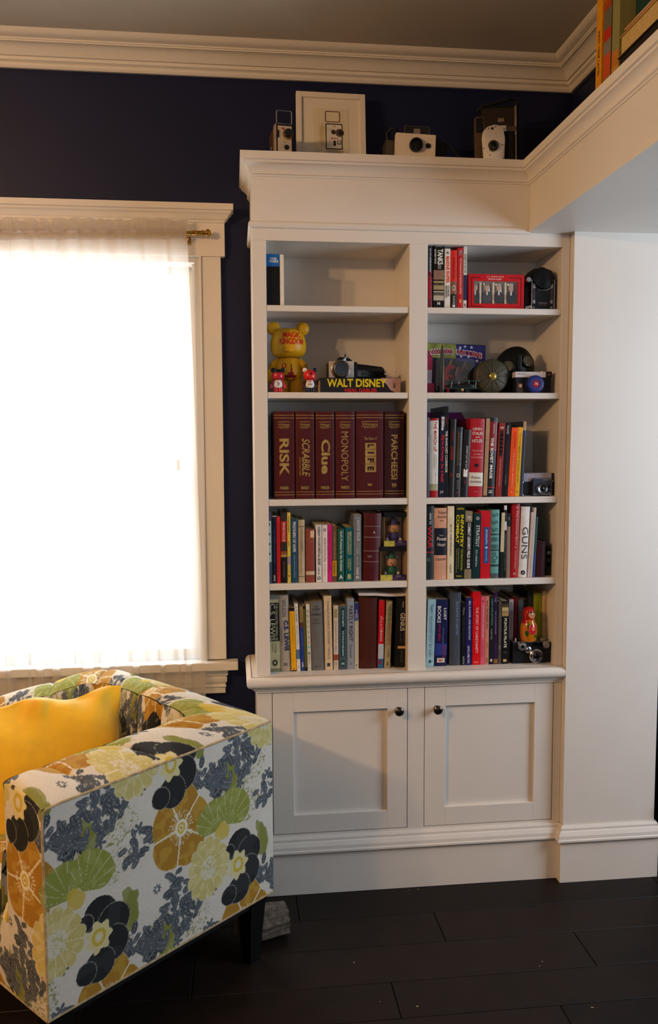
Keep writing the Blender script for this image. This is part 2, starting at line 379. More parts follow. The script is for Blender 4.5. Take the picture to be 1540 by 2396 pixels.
# base cabinet
bcab = thing('base_cabinet', 'white base cupboard with two recessed panel doors under the bookcase', 'cabinet', (.515, .12, 0))
for x0, x1, z0 in ((.0, .0475, 0), (.4990, .5545, .203), (1.0032, XE, 0)):
    part(MB().box(x0, x1, 0, FT, z0, .704 if z0 == 0 else .688), 'stile', PAINT, bcab)
part(MB().box(.0475, 1.0032, 0, FT, 0, .203), 'bottom_rail', PAINT, bcab)
part(MB().box(.0475, 1.0032, 0, FT, .688, .704), 'top_rail', PAINT, bcab)
part(MB().box(0, .018, FT, D-.001, 0, .704), 'carcass', PAINT, bcab)
NICK = M('#5b534c', .28, 1.0, .08)
for x0, x1, z0, p in ((.0496, .4970, .2055, (.1177, .4299, .2672, .6172)), (.5567, 1.0010, .2055, (.6274, .9360, .2685, .6182))):
    d = part(MB().box(x0, p[0], .0005, FT, z0, .6858, .0008, 1).box(p[1], x1, .0005, FT, z0, .6858, .0008, 1).box(p[0], p[1], .0005, FT, z0, p[2], .0008, 1).box(p[0], p[1], .0005, FT, p[3], .6858, .0008, 1), 'door', PAINT, bcab)
    pn = MB().box(p[0]-.004, p[1]+.004, .0125, .0185, p[2]-.004, p[3]+.004).out('door_panel', PAINT); pn.parent = d
    kx = .4664 if x0 < .3 else .5969
    kb = MB().lathe([(0, -.0285), (.007, -.0283), (.0125, -.0262), (.0155, -.0225), (.0150, -.0195), (.010, -.0170), (.0062, -.014), (.0062, -.003), (.0095, -.0008), (.0095, .0004), (0, .0004)], (kx, 0, .6120), 'Y').out('knob', NICK, smooth=True); kb.parent = d
part(MB().sweep(capprof, [(0, D-.001), (0, 0), (1.0285, 0)]), 'base_moulding', PAINT, bcab, False)

# ================================================================== books
BCOL = {}
def book(x, w, h, yf, zs, lean, d, cov, label, bands=(), texts=(), hard=True, bulge=None, group=None, name='book', pages=PAGES, flat=False, cat='book'):
    """x,yf,zs: lower left front corner of the spine; lean tips the top to the right (radians)"""
    loc = (x, yf, zs+.0005+(w*math.sin(lean) if lean > 0 else 0))
    root = thing(name, label, cat, loc, group=group, rot=(0, lean, 0))
    if lean < 0: root.location.z += 0
    b = bulge if bulge is not None else (min(.004, w*.12) if hard else .0006); t = .0022 if hard else .0007
    arc = lambda X: b*(2*X/w-1)**2
    xs = [w*i/8 for i in range(9)]
    poly = [(0, d)]+[(X, arc(X)) for X in xs]+[(w, d), (w-t, d), (w-t, b+.004), (t, b+.004), (t, d)]
    MB().prism(poly, 0, h).out('cover', M(cov, .42 if hard else .36), root)
    m = .003 if hard else .0006
    MB().box(t, w-t, b+.0042, d-(.004 if hard else .0008), m, h-m).out('pages', pages, root)
    for f0, f1, c in bands:
        mt = GOLD if c == 'GOLD' else M(c, .4)
        mb = MB(); z0, z1 = h*(1-f1), h*(1-f0)
        xb = [w*.01+w*.98*i/8 for i in range(9)]
        lo = [mb.b.verts.new((X, arc(X)-.0004, z0)) for X in xb]; hi = [mb.b.verts.new((X, arc(X)-.0004, z1)) for X in xb]
        for i in range(8): mb.b.faces.new((lo[i], lo[i+1], hi[i+1], hi[i]))
        mb.out('spine_band', mt, root)
    bycol = {}
    for tx in texts:
        s, f0, f1, hf, c = tx[:5]; off = tx[5] if len(tx) > 5 else 0.0; dr = tx[6] if len(tx) > 6 else 'd'; bold = tx[7] if len(tx) > 7 else .012; sh = tx[8] if len(tx) > 8 else 0
        if dr == 'd': run = (s, w*(.5+off)-w*hf/2, h*(1-f0), h*(f1-f0), w*hf, 'd', bold, sh)
        else: run = (s, w*(.5+off)-w*hf/2, h*(1-f1), w*hf, h*(f1-f0), 'h', bold, sh)
        bycol.setdefault(c, []).append(run)
    for ci, (c, runs) in enumerate(bycol.items()):
        letters('title', runs, GOLD if c == 'GOLD' else M(c, .4), root, lambda X, Z: (X, arc(min(max(X, 0), w))-.0008-.00025*ci, Z), [w*k/8 for k in range(1, 8)] if b > .0012 else ())
    return root
book(0.0365, 0.0497, 0.1601, 0.02, 1.9284, 0.0000, 0.100, '#0a0a0c', 'black and blue video box at the left end of the top left shelf',
     ((0, 0.24, '#1f62a8'),), (('STAR', 0.07, 0.115, 0.42, '#e8e4da', 0.12, 'h', 0.02), ('WARS', 0.12, 0.165, 0.6, '#e8e4da', 0.12, 'h', 0.02)), bulge=0.0004)
book(0.0872, 0.0121, 0.1588, 0.02, 1.9284, 0.0000, 0.110, '#e4dccf', 'thin plain white book beside the black and blue video box',
     (), (), hard=False)
book(0.5480, 0.0316, 0.1982, 0.02, 1.9284, 0.0000, 0.170, '#14131f', 'dark navy and red book leftmost on the top right shelf',
     ((0.5, 1, '#7a1016'),), (('ON THE UNDERGROUND', 0.05, 0.42, 0.16, '#e8e4da', 0.22), ('Pocketbook', 0.42, 0.85, 0.3, '#d8202a', 0.22)), group='war books on the top right shelf')
book(0.5812, 0.0358, 0.2001, 0.02, 1.9284, 0.0000, 0.170, '#121212', 'black book with three small pictures down its spine',
     ((0.4, 0.55, '#8a6a58'), (0.57, 0.71, '#a08a62'), (0.73, 0.88, '#b4ab98'), (0.6, 0.64, '#3f4638'), (0.75, 0.8, '#4a4740')), (("JANE'S", 0.01, 0.04, 0.6, '#b9b5a8', 0, 'h'), ('TANKS', 0.07, 0.31, 0.5, '#e8e4da', 0.12, 'd', 0.03), ('AND COMBAT VEHICLES', 0.07, 0.3, 0.16, '#e8e4da', -0.33), ('RECOGNITION GUIDE', 0.31, 0.38, 0.3, '#b9b5a8', 0.05), ('H', 0.9, 0.95, 0.25, '#e8e4da', 0, 'h', 0.04)), hard=False, group='war books on the top right shelf')
book(0.6184, 0.0186, 0.1886, 0.02, 1.9284, 0.0000, 0.170, '#ded9d0', 'white book with bold orange red lettering on the top right shelf',
     (), (('MARINE SNIPER', 0.13, 0.575, 0.62, '#e8471d', 0.05, 'd', 0.03), ('CHARLES', 0.62, 0.8, 0.3, '#101014', 0.2, 'd', 0.02), ('HENDERSON', 0.62, 0.82, 0.3, '#101014', -0.2, 'd', 0.02), ('A', 0.05, 0.09, 0.5, '#101014', 0, 'h')), hard=False, group='war books on the top right shelf')
book(0.6382, 0.0211, 0.1844, 0.02, 1.9284, 0.0000, 0.170, '#d42a20', 'red book with a pale round emblem and black lower spine',
     ((0.54, 0.755, '#7b5a48'), (0.755, 1, '#17181c')), (('THE RISE AND FALL', 0.12, 0.5, 0.3, '#8f1a14', 0.0), ('O', 0.6, 0.7, 0.55, '#cdb7a8', 0, 'h', 0.03), ('WILLIAM SHIRER', 0.78, 0.93, 0.3, '#b9b5a8'), ('I', 0.94, 0.98, 0.4, '#e8e4da', 0, 'h', 0.1)), group='war books on the top right shelf')
book(0.6611, 0.0182, 0.1922, 0.02, 1.9284, 0.0000, 0.170, '#c01a22', 'red hardback with a tall line of small white lettering, top right shelf',
     (), (('ISPY', 0.04, 0.13, 0.62, '#9aa0a4', 0, 'h', 0.02), ('THE HANDBOOK OF PRACTICAL SPYING', 0.17, 0.76, 0.28, '#f0c9c0'), ('I', 0.85, 0.91, 0.3, '#e2a05a', 0, 'h', 0.06)), group='war books on the top right shelf')
book(0.6807, 0.0108, 0.2007, 0.02, 1.9284, 0.0000, 0.170, '#dcd9d2', 'tall thin white book with a navy stripe, against the red window box',
     ((0.47, 0.87, '#27305a'),), (('SECRETS OF THE WAR', 0.14, 0.44, 0.5, '#101014'), ('W', 0.92, 0.98, 0.6, '#101014', 0, 'h')), hard=False, group='war books on the top right shelf')
book(0.0624, 0.0670, 0.2815, 0.02, 1.3159, 0.0000, 0.200, '#4a0d0f', 'maroon board game box with four large gold capitals at the left end of the row',
     ((0.043, 0.049, 'GOLD'), (0.074, 0.08, 'GOLD'), (0.918, 0.924, 'GOLD'), (0.949, 0.955, 'GOLD')), (('Vintage', 0.135, 0.172, 0.56, 'GOLD', 0, 'h', 0.01, 0.2), ('Game Collection', 0.185, 0.196, 0.42, 'GOLD', 0, 'h'), ('_____', 0.117, 0.123, 0.6, 'GOLD', 0, 'h', 0.01), ('_____', 0.174, 0.18, 0.6, 'GOLD', 0, 'h', 0.01), ('RISK', 0.31, 0.735, 0.47, 'GOLD', 0.0, 'd', 0.03), ('PARKER', 0.855, 0.89, 0.42, 'GOLD', 0, 'h', 0.03)), bulge=0.0045, group='bookshelf board game boxes', name='board_game_box')
book(0.1329, 0.0608, 0.2815, 0.02, 1.3159, 0.0000, 0.200, '#4a0d0f', 'maroon board game box with ornate slanted gold lettering, second of the row',
     ((0.043, 0.049, 'GOLD'), (0.074, 0.08, 'GOLD'), (0.918, 0.924, 'GOLD'), (0.949, 0.955, 'GOLD')), (('Vintage', 0.135, 0.172, 0.56, 'GOLD', 0, 'h', 0.01, 0.2), ('Game Collection', 0.185, 0.196, 0.42, 'GOLD', 0, 'h'), ('_____', 0.117, 0.123, 0.6, 'GOLD', 0, 'h', 0.01), ('_____', 0.174, 0.18, 0.6, 'GOLD', 0, 'h', 0.01), ('SCRABBLE', 0.31, 0.745, 0.42, 'GOLD', 0.04, 'd', 0.015, 0.25), ('CROSSWORD GAME', 0.52, 0.73, 0.09, 'GOLD', -0.27), ('BRADLEY', 0.855, 0.89, 0.44, 'GOLD', 0, 'h', 0.03)), bulge=0.0045, group='bookshelf board game boxes', name='board_game_box')
book(0.1978, 0.0608, 0.2808, 0.02, 1.3159, 0.0000, 0.200, '#4a0d0f', 'maroon board game box with four fat gold letters, third of the row',
     ((0.043, 0.049, 'GOLD'), (0.074, 0.08, 'GOLD'), (0.918, 0.924, 'GOLD'), (0.949, 0.955, 'GOLD')), (('Vintage', 0.135, 0.172, 0.56, 'GOLD', 0, 'h', 0.01, 0.2), ('Game Collection', 0.185, 0.196, 0.42, 'GOLD', 0, 'h'), ('_____', 0.117, 0.123, 0.6, 'GOLD', 0, 'h', 0.01), ('_____', 0.174, 0.18, 0.6, 'GOLD', 0, 'h', 0.01), ('Clue', 0.32, 0.715, 0.48, 'GOLD', 0.03, 'd', 0.035), ('PARKER', 0.855, 0.89, 0.46, 'GOLD', 0, 'h', 0.03)), bulge=0.0045, group='bookshelf board game boxes', name='board_game_box')
book(0.2624, 0.0630, 0.2808, 0.02, 1.3159, 0.0000, 0.200, '#4a0d0f', 'maroon board game box with thin gold capitals, fourth of the row',
     ((0.043, 0.049, 'GOLD'), (0.074, 0.08, 'GOLD'), (0.918, 0.924, 'GOLD'), (0.949, 0.955, 'GOLD')), (('Vintage', 0.135, 0.172, 0.56, 'GOLD', 0, 'h', 0.01, 0.2), ('Game Collection', 0.185, 0.196, 0.42, 'GOLD', 0, 'h'), ('_____', 0.117, 0.123, 0.6, 'GOLD', 0, 'h', 0.01), ('_____', 0.174, 0.18, 0.6, 'GOLD', 0, 'h', 0.01), ('MONOPOLY', 0.23, 0.8, 0.36, 'GOLD', -0.03, 'd', 0), ('PARKER', 0.855, 0.89, 0.44, 'GOLD', 0, 'h', 0.03)), bulge=0.0045, group='bookshelf board game boxes', name='board_game_box')
book(0.3293, 0.0901, 0.2822, 0.02, 1.3159, 0.0000, 0.200, '#4a0d0f', 'widest maroon board game box with gold letters set in squares',
     ((0.043, 0.049, 'GOLD'), (0.074, 0.08, 'GOLD'), (0.918, 0.924, 'GOLD'), (0.949, 0.955, 'GOLD')), (('Vintage', 0.135, 0.172, 0.56, 'GOLD', 0, 'h', 0.01, 0.2), ('Game Collection', 0.185, 0.196, 0.42, 'GOLD', 0, 'h'), ('_____', 0.117, 0.123, 0.6, 'GOLD', 0, 'h', 0.01), ('_____', 0.174, 0.18, 0.6, 'GOLD', 0, 'h', 0.01), ('The Game of', 0.295, 0.33, 0.46, 'GOLD', 0.02, 'h', 0.01), ('I', 0.365, 0.435, 0.4, 'GOLD', 0.03, 'd'), ('I', 0.44, 0.515, 0.4, 'GOLD', 0.03, 'd'), ('I', 0.52, 0.605, 0.4, 'GOLD', 0.03, 'd'), ('I', 0.61, 0.7, 0.4, 'GOLD', 0.03, 'd'), ('L', 0.38, 0.42, 0.24, '#3a0b0d', 0.03, 'd', 0.05), ('I', 0.467, 0.487, 0.24, '#3a0b0d', 0.03, 'd'), ('F', 0.54, 0.59, 0.24, '#3a0b0d', 0.03, 'd', 0.05), ('E', 0.635, 0.68, 0.24, '#3a0b0d', 0.03, 'd', 0.05), ('MB', 0.83, 0.86, 0.15, 'GOLD', 0.0, 'h', 0.02)), bulge=0.0045, group='bookshelf board game boxes', name='board_game_box')
book(0.4231, 0.0641, 0.2815, 0.02, 1.3159, 0.0000, 0.200, '#330b12', 'darkest maroon board game box at the right end of the row',
     ((0.043, 0.049, 'GOLD'), (0.074, 0.08, 'GOLD'), (0.918, 0.924, 'GOLD'), (0.949, 0.955, 'GOLD')), (('Vintage', 0.135, 0.172, 0.56, 'GOLD', 0, 'h', 0.01, 0.2), ('Game Collection', 0.185, 0.196, 0.42, 'GOLD', 0, 'h'), ('_____', 0.117, 0.123, 0.6, 'GOLD', 0, 'h', 0.01), ('_____', 0.174, 0.18, 0.6, 'GOLD', 0, 'h', 0.01), ('PARCHEESI', 0.27, 0.785, 0.32, 'GOLD', 0, 'd', 0.02), ('MB', 0.83, 0.865, 0.24, 'GOLD', 0, 'h', 0.03), ('games', 0.87, 0.88, 0.2, 'GOLD', 0, 'h')), bulge=0.0045, group='bookshelf board game boxes', name='board_game_box')
book(0.5485, 0.0231, 0.2614, 0.02, 1.3159, 0.0000, 0.170, '#171528', 'dark navy book mostly hidden by the middle stile on the third shelf',
     (), (('BRAVO', 0.25, 0.45, 0.14, '#b9b5a8', 0.36),), group='books on the right bay middle shelf')
book(0.5729, 0.0300, 0.2587, 0.02, 1.3159, 0.0000, 0.170, '#d9d4c8', 'white book with red ends and red capitals on its spine',
     ((0, 0.03, '#a3121c'), (0.915, 1, '#a3121c'), (0.83, 0.915, '#a39d78')), (('THE MARCH UP', 0.04, 0.42, 0.36, '#a3121c', 0.12), ('Taking Baghdad with the', 0.45, 0.66, 0.12, '#76706a', 0.24), ('First Marine Division', 0.45, 0.63, 0.12, '#76706a', 0.02), ('Bing West', 0.69, 0.82, 0.12, '#76706a', 0.18)), group='books on the right bay middle shelf')
book(0.6045, 0.0167, 0.2683, 0.02, 1.3159, 0.0142, 0.170, '#181b33', 'navy paperback with white and bright red lettering, third shelf',
     (), (('Ellis', 0.02, 0.185, 0.55, '#e8e4da', 0, 'd', 0.03), ('Eye-Deep in Hell', 0.24, 0.81, 0.6, '#d0222c', 0, 'd', 0.03), ('J H', 0.92, 0.96, 0.6, '#e8e4da', 0, 'h')), hard=False, group='books on the right bay middle shelf')
book(0.6223, 0.0126, 0.2975, 0.02, 1.3159, 0.0000, 0.200, '#15151a', 'tallest thin black book with white capitals on the third shelf',
     (), (('THE ANARCHIST COOKBOOK', 0.27, 0.73, 0.6, '#e8e4da'), ('blast', 0.12, 0.2, 0.3, '#a02020')), hard=False, group='books on the right bay middle shelf')
book(0.6359, 0.0189, 0.2558, 0.02, 1.3159, 0.0266, 0.170, '#17171b', 'black book with dull red lettering and a red box on the spine',
     (), (('HARRY', 0.15, 0.3, 0.3, '#8a2020'), ('A FURTHER', 0.35, 0.52, 0.26, '#8a2020', 0.2), ('DEGREE', 0.35, 0.52, 0.3, '#b02020', -0.15), ('41', 0.68, 0.75, 0.5, '#8a2020', 0, 'h')), group='books on the right bay middle shelf')
book(0.6558, 0.0202, 0.2297, 0.02, 1.3159, 0.0344, 0.170, '#232427', 'charcoal book with ochre lettering and a pale ring near the foot',
     (), (('THE PSYCHOLOGY OF', 0.07, 0.55, 0.22, '#8c8c88', 0.22), ('OBEDIENCE AND DECEPTION', 0.07, 0.55, 0.22, '#8c7038', -0.15), ('O', 0.66, 0.72, 0.55, '#b9b5a8', 0, 'h', 0.03), ('BRAUN', 0.76, 0.88, 0.3, '#77776f'), ('INC', 0.92, 0.96, 0.5, '#8a3030', 0, 'h')), group='books on the right bay middle shelf')
book(0.6774, 0.0244, 0.2213, 0.02, 1.3159, 0.0488, 0.170, '#15161b', 'black book with a white hand printed low on its spine',
     (), (('JOHNNY GOT HIS GUN', 0.24, 0.57, 0.26, '#d6d2c8'), ('M', 0.585, 0.7, 0.55, '#e8e4da', 0.0, 'h', 0.09), ('W', 0.63, 0.71, 0.4, '#e8e4da', 0.05, 'h', 0.09), ('TRUMBO', 0.74, 0.82, 0.3, '#7a2a2a')), group='books on the right bay middle shelf')
book(0.7042, 0.0482, 0.2571, 0.02, 1.3159, 0.0241, 0.170, '#a81420', 'thick red hardback with a cream label near the foot',
     ((0.69, 0.865, '#dcd2c0'),), (('LENIN,', 0.115, 0.155, 0.66, '#e6d5c8', 0.0, 'h'), ('STALIN', 0.17, 0.21, 0.72, '#e6d5c8', 0, 'h'), ('and', 0.225, 0.245, 0.28, '#e6d5c8', 0, 'h'), ('HITLER', 0.265, 0.305, 0.72, '#e6d5c8', 0, 'h'), ('THE AGE OF', 0.4, 0.42, 0.7, '#d99a90', 0, 'h'), ('SOCIAL', 0.445, 0.465, 0.48, '#d99a90', 0, 'h'), ('CATASTROPHE', 0.485, 0.505, 0.8, '#d99a90', 0, 'h'), ('O', 0.575, 0.62, 0.3, '#101014', 0, 'h', 0.12), ('Robert', 0.735, 0.77, 0.62, '#4a4440', 0, 'h', 0), ('Gellately', 0.79, 0.83, 0.78, '#4a4440', 0, 'h', 0), ('KNOPF', 0.93, 0.94, 0.3, '#d99a90', 0, 'h')), group='books on the right bay middle shelf')
book(0.7542, 0.0402, 0.2599, 0.02, 1.3159, 0.0300, 0.170, '#1a1518', 'black and red book with white capitals and a tan photo edge',
     ((0.05, 0.42, '#7c1418'), (0.88, 0.888, '#c4161c')), (('I', 0.01, 0.99, 0.3, '#b59a78', -0.33, 'h', 0.1), ('Aperture', 0.08, 0.2, 0.14, '#d6d2c8', 0.18), ('THE SOVIET IMAGE', 0.25, 0.77, 0.24, '#e8e4da', 0.08, 'd', 0.03), ('Z', 0.925, 0.955, 0.4, '#e8e4da', 0.1, 'h')), group='books on the right bay middle shelf')
book(0.7959, 0.0208, 0.2423, 0.02, 1.3159, 0.0437, 0.170, '#8d2a24', 'brick red paperback with a row of dark squares on its spine',
     (), (('NEW', 0.05, 0.075, 0.6, '#e8e4da', 0, 'h'), ('IIIIII', 0.1, 0.45, 0.5, '#2b1a1c', 0, 'd', 0.1), ('The Lesser History of American Letters', 0.49, 0.86, 0.24, '#d9b0a0')), hard=False, group='books on the right bay middle shelf')
book(0.8179, 0.0196, 0.2423, 0.02, 1.3159, 0.0367, 0.170, '#151419', 'black paperback with faint lettering beside the orange book',
     (), (('WALKER', 0.03, 0.15, 0.34, '#b5b2ac'), ('THE AMERICAN DREAM', 0.2, 0.68, 0.3, '#4a2a30'), ('Howard Jenkins', 0.7, 0.84, 0.24, '#9a8f8a')), hard=False, group='books on the right bay middle shelf')
book(0.8387, 0.0226, 0.2276, 0.02, 1.3159, 0.0479, 0.170, '#e8501a', 'bright orange paperback on the third shelf',
     (), (('SELECTED WRITINGS', 0.06, 0.3, 0.22, '#c03c10', 0.1), ('THE CAPITALIST MANIFESTO', 0.36, 0.88, 0.24, '#f0a070'), ('A', 0.93, 0.95, 0.2, '#e8e4da', 0, 'h')), hard=False, group='books on the right bay middle shelf')
book(0.8626, 0.0153, 0.2289, 0.02, 1.3159, 0.0419, 0.170, '#dfa414', 'yellow paperback next to the bright orange one',
     (), (('Friedrich von Hayek', 0.07, 0.26, 0.22, '#8a6410', 0.1), ('MEETING AND THE DECLINE OF THE WEST', 0.28, 0.8, 0.28, '#7a5a14'), ('V', 0.92, 0.955, 0.4, '#8a6410', 0, 'h')), hard=False, group='books on the right bay middle shelf')
book(0.8789, 0.0103, 0.2478, 0.02, 1.3159, 0.0395, 0.170, '#343b48', 'thin slate blue book at the right end of the third shelf books',
     ((0, 0.12, '#b08a68'), (0.13, 0.2, '#283a6a')), (), hard=False, group='books on the right bay middle shelf')
book(0.0354, 0.0166, 0.2304, 0.018, 1.0429, 0.0000, 0.170, '#b9c4ae', 'pale green book with small black marks at the left end of the fourth shelf',
     ((0, 0.12, '#55405c'), (0.7, 1, '#454d5e')), (('I I I I', 0.15, 0.6, 0.3, '#30303a', 0.1),), group='books on the left bay fourth shelf')
book(0.0531, 0.0152, 0.2198, 0.018, 1.0429, 0.0000, 0.170, '#16172e', 'dark navy hardback second from the left on the fourth shelf',
     ((0.0, 0.02, '#9a948a'),), (('LETTERS TO WIVES', 0.2, 0.7, 0.3, '#3a4a7a'), ('LEWIS', 0.88, 0.97, 0.34, '#e8e4da')), group='books on the left bay fourth shelf')
book(0.0695, 0.0110, 0.2161, 0.018, 1.0429, 0.0000, 0.170, '#cc1f1f', 'thin bright red book with black lettering, fourth shelf',
     (), (('CHRISTIAN WARFARE IN THE WORLD', 0.1, 0.9, 0.24, '#7a0f10'),), hard=False, group='books on the left bay fourth shelf')
book(0.0821, 0.0201, 0.2296, 0.018, 1.0429, 0.0000, 0.170, '#2d2926', 'dark brown book with a red name panel across the top third',
     ((0.12, 0.42, '#a81a20'), (0.55, 0.6, '#b5302a'), (0.56, 0.63, '#b5904a'), (0.64, 1, '#141316')), (('SPARTACUS', 0.14, 0.41, 0.38, '#e6d5c8'), ('Howard Fast', 0.7, 0.92, 0.22, '#77706a')), group='books on the left bay fourth shelf')
book(0.1034, 0.0105, 0.2288, 0.018, 1.0429, 0.0000, 0.170, '#d8bf4a', 'thin yellow book with purple pictures near the foot',
     ((0.62, 0.74, '#a48a9a'), (0.75, 0.86, '#c9b05a')), (('Harold Fruchtbaum', 0.05, 0.28, 0.44, '#5a5a30'), ('ROGER', 0.4, 0.48, 0.4, '#7a4a30'), ('o', 0.88, 0.92, 0.5, '#8a2a20', 0, 'h')), hard=False, group='books on the left bay fourth shelf')
book(0.1150, 0.0216, 0.2092, 0.018, 1.0429, 0.0000, 0.170, '#1f4a66', 'teal blue hardback with large pale capitals, fourth shelf',
     (), (('PRISONERS OF HOPE', 0.05, 0.52, 0.44, '#d8dde0', 0.0, 'd', 0.02), ('DAYNA CURRY AND HEATHER MERCER', 0.57, 0.92, 0.18, '#8fb0c0', 0.0)), group='books on the left bay fourth shelf')
book(0.1391, 0.0208, 0.2046, 0.018, 1.0429, 0.0000, 0.170, '#b8a98a', 'tan hardback with faded lettering and dark rules',
     ((0.1, 0.11, '#5a5040'), (0.9, 0.91, '#5a5040')), (('LETTERS FROM THE MISSION', 0.12, 0.5, 0.26, '#7c7058', 0.05), ('TO BE READ THERE AND BACK AGAIN', 0.3, 0.85, 0.14, '#6a604a', -0.1)), group='books on the left bay fourth shelf')
book(0.1633, 0.0295, 0.1741, 0.018, 1.0429, 0.0000, 0.170, '#8a4438', 'worn brick red hardback with two pasted paper labels',
     ((0.79, 0.86, '#cdb79a'),), (('I', 0.03, 0.16, 0.45, '#d6b48a', 0.22, 'h', 0.12), ('HISTORY OF THE', 0.15, 0.2, 0.7, '#a86a58', 0, 'h'), ('CHURCH', 0.22, 0.25, 0.5, '#a86a58', 0, 'h')), group='books on the left bay fourth shelf')
book(0.1969, 0.0180, 0.1875, 0.018, 1.0429, 0.0000, 0.170, '#e2ddd6', 'white book with tall dark blue capitals on the fourth shelf',
     (), (("HUDSON TAYLOR'S SPIRITUAL SECRET", 0.03, 0.71, 0.46, '#2c2f52', 0.06, 'd', 0.02), ('Dr. and Mrs. Howard', 0.74, 0.87, 0.3, '#2c2f52'), ('O', 0.9, 0.96, 0.6, '#2c2f52', 0, 'h', 0.03)), hard=False, group='books on the left bay fourth shelf')
book(0.2168, 0.0171, 0.1872, 0.018, 1.0429, 0.0000, 0.170, '#e4dcd6', 'white book with pink red lettering next to the pink book',
     (), (('O', 0.06, 0.11, 0.5, '#4a4a5a', 0, 'h', 0.03), ('BORDEN OF YALE AND CHINA', 0.23, 0.64, 0.34, '#c0606a', 0.05), ('Mrs. Howard Taylor', 0.68, 0.9, 0.22, '#c0606a')), hard=False, group='books on the left bay fourth shelf')
book(0.2350, 0.0135, 0.1879, 0.018, 1.0429, 0.0000, 0.170, '#cf2278', 'hot pink thin book in the middle of the fourth shelf',
     (), (('WOMEN OF THE BIBLE AND FAITH', 0.1, 0.8, 0.3, '#8f1450'),), hard=False, group='books on the left bay fourth shelf')
book(0.2497, 0.0149, 0.1842, 0.018, 1.0429, 0.0000, 0.170, '#6b4a30', 'brown paperback with a mustard lower third',
     ((0.62, 0.9, '#b98a24'),), (('THE NORMAL CHRISTIAN LIFE', 0.1, 0.6, 0.4, '#a88a68'), ('Watchman', 0.65, 0.85, 0.34, '#5a4010')), hard=False, group='books on the left bay fourth shelf')
book(0.2663, 0.0237, 0.1734, 0.018, 1.0429, 0.0000, 0.170, '#16564a', 'green book with pale lettering left of the teal paperback',
     (), (("God's Promises for the Graduate", 0.04, 0.8, 0.38, '#cfdcd0', 0.06, 'd', 0.015), ('A', 0.87, 0.95, 0.5, '#e8e4da', 0, 'h', 0.04)), group='books on the left bay fourth shelf')
book(0.2931, 0.0246, 0.1777, 0.018, 1.0429, 0.0000, 0.170, '#0f5a5c', 'teal paperback with gold lettering in two lines',
     (), (('MINISTERING', 0.08, 0.5, 0.26, '#b9b878', 0.18), ('CROSS-CULTURALLY', 0.08, 0.5, 0.22, '#cfd8c0', -0.12), ('LINGENFELTER', 0.57, 0.8, 0.2, '#b9b878', 0.15), ('AND MAYERS', 0.57, 0.76, 0.18, '#b9b878', -0.12), ('8', 0.86, 0.96, 0.5, '#b9b878', 0, 'h', 0.03)), hard=False, group='books on the left bay fourth shelf')
book(0.3200, 0.0257, 0.2201, 0.018, 1.0429, 0.0000, 0.170, '#6f7274', 'tall gray paperback with pale lettering on the fourth shelf',
     (), (('J. HUDSON TAYLOR', 0.05, 0.4, 0.5, '#d0d2d0', 0.05), ('STEER', 0.43, 0.6, 0.46, '#a5a8a8', 0.05), ('A Man in Christ', 0.62, 0.76, 0.22, '#b0b2b2'), ('SHAW', 0.79, 0.91, 0.4, '#d0d2d0'), ('O', 0.92, 0.96, 0.4, '#e8e4da', 0, 'h', 0.05)), hard=False, group='books on the left bay fourth shelf')
book(0.3485, 0.0584, 0.2222, 0.018, 1.0429, 0.0292, 0.170, '#4d0d12', 'thick dark red leather volume with raised silver bands',
     ((0.19, 0.195, '#a89a90'), (0.35, 0.356, '#a89a90'), (0.555, 0.561, '#a89a90'), (0.715, 0.72, '#a89a90')), (('A', 0.26, 0.3, 0.12, '#cfc6c0', 0.1, 'h'), ('KJV', 0.625, 0.66, 0.25, '#a89a90', -0.1, 'h')), bulge=0.009, group='books on the left bay fourth shelf')
book(0.5524, 0.0360, 0.2451, 0.018, 1.0429, 0.0000, 0.170, '#191a1c', 'black book with red and white capitals at the left end, right bay fourth shelf',
     ((0.62, 0.635, '#b02020'), (0.635, 1, '#252c28')), (('HOW TO', 0.1, 0.25, 0.2, '#e8e4da', 0.15), ('WAR', 0.27, 0.58, 0.4, '#c81e24', 0.1, 'd', 0.03), ('A COMPREHENSIVE GUIDE', 0.1, 0.56, 0.1, '#8a8a88', 0.38), ('A.V.', 0.7, 0.75, 0.3, '#8a9a90', 0, 'h')), group='books on the right bay fourth shelf')
book(0.5897, 0.0435, 0.2375, 0.018, 1.0429, 0.0000, 0.170, '#d09a7c', 'thick peach hardback with a wide navy middle band',
     ((0.28, 0.66, '#171a2a'),), (('The Second', 0.04, 0.085, 0.66, '#4a2c24', 0.1, 'h', 0, 0.2), ('World War', 0.105, 0.145, 0.72, '#4a2c24', 0.1, 'h', 0, 0.2), ('* *', 0.165, 0.19, 0.3, '#4a2c24', 0.05, 'h'), ('Their', 0.375, 0.39, 0.35, '#d6c0b0', 0.05, 'h'), ('Finest', 0.405, 0.455, 0.76, '#d6c6b8', 0.08, 'h'), ('Hour', 0.485, 0.535, 0.6, '#d6c6b8', 0.05, 'h'), ('Churchill', 0.695, 0.735, 0.8, '#4a2c24', 0, 'h', 0, 0.2)), group='books on the right bay fourth shelf')
book(0.6344, 0.0221, 0.2435, 0.018, 1.0429, 0.0000, 0.170, '#e0cfae', 'cream paperback with one line of small black capitals',
     (), (('FM 21-76', 0.25, 0.36, 0.22, '#4a4238'), ('US ARMY SURVIVAL MANUAL', 0.38, 0.68, 0.22, '#4a4238'), ('DORSET', 0.8, 0.92, 0.2, '#4a4238')), hard=False, group='books on the right bay fourth shelf')
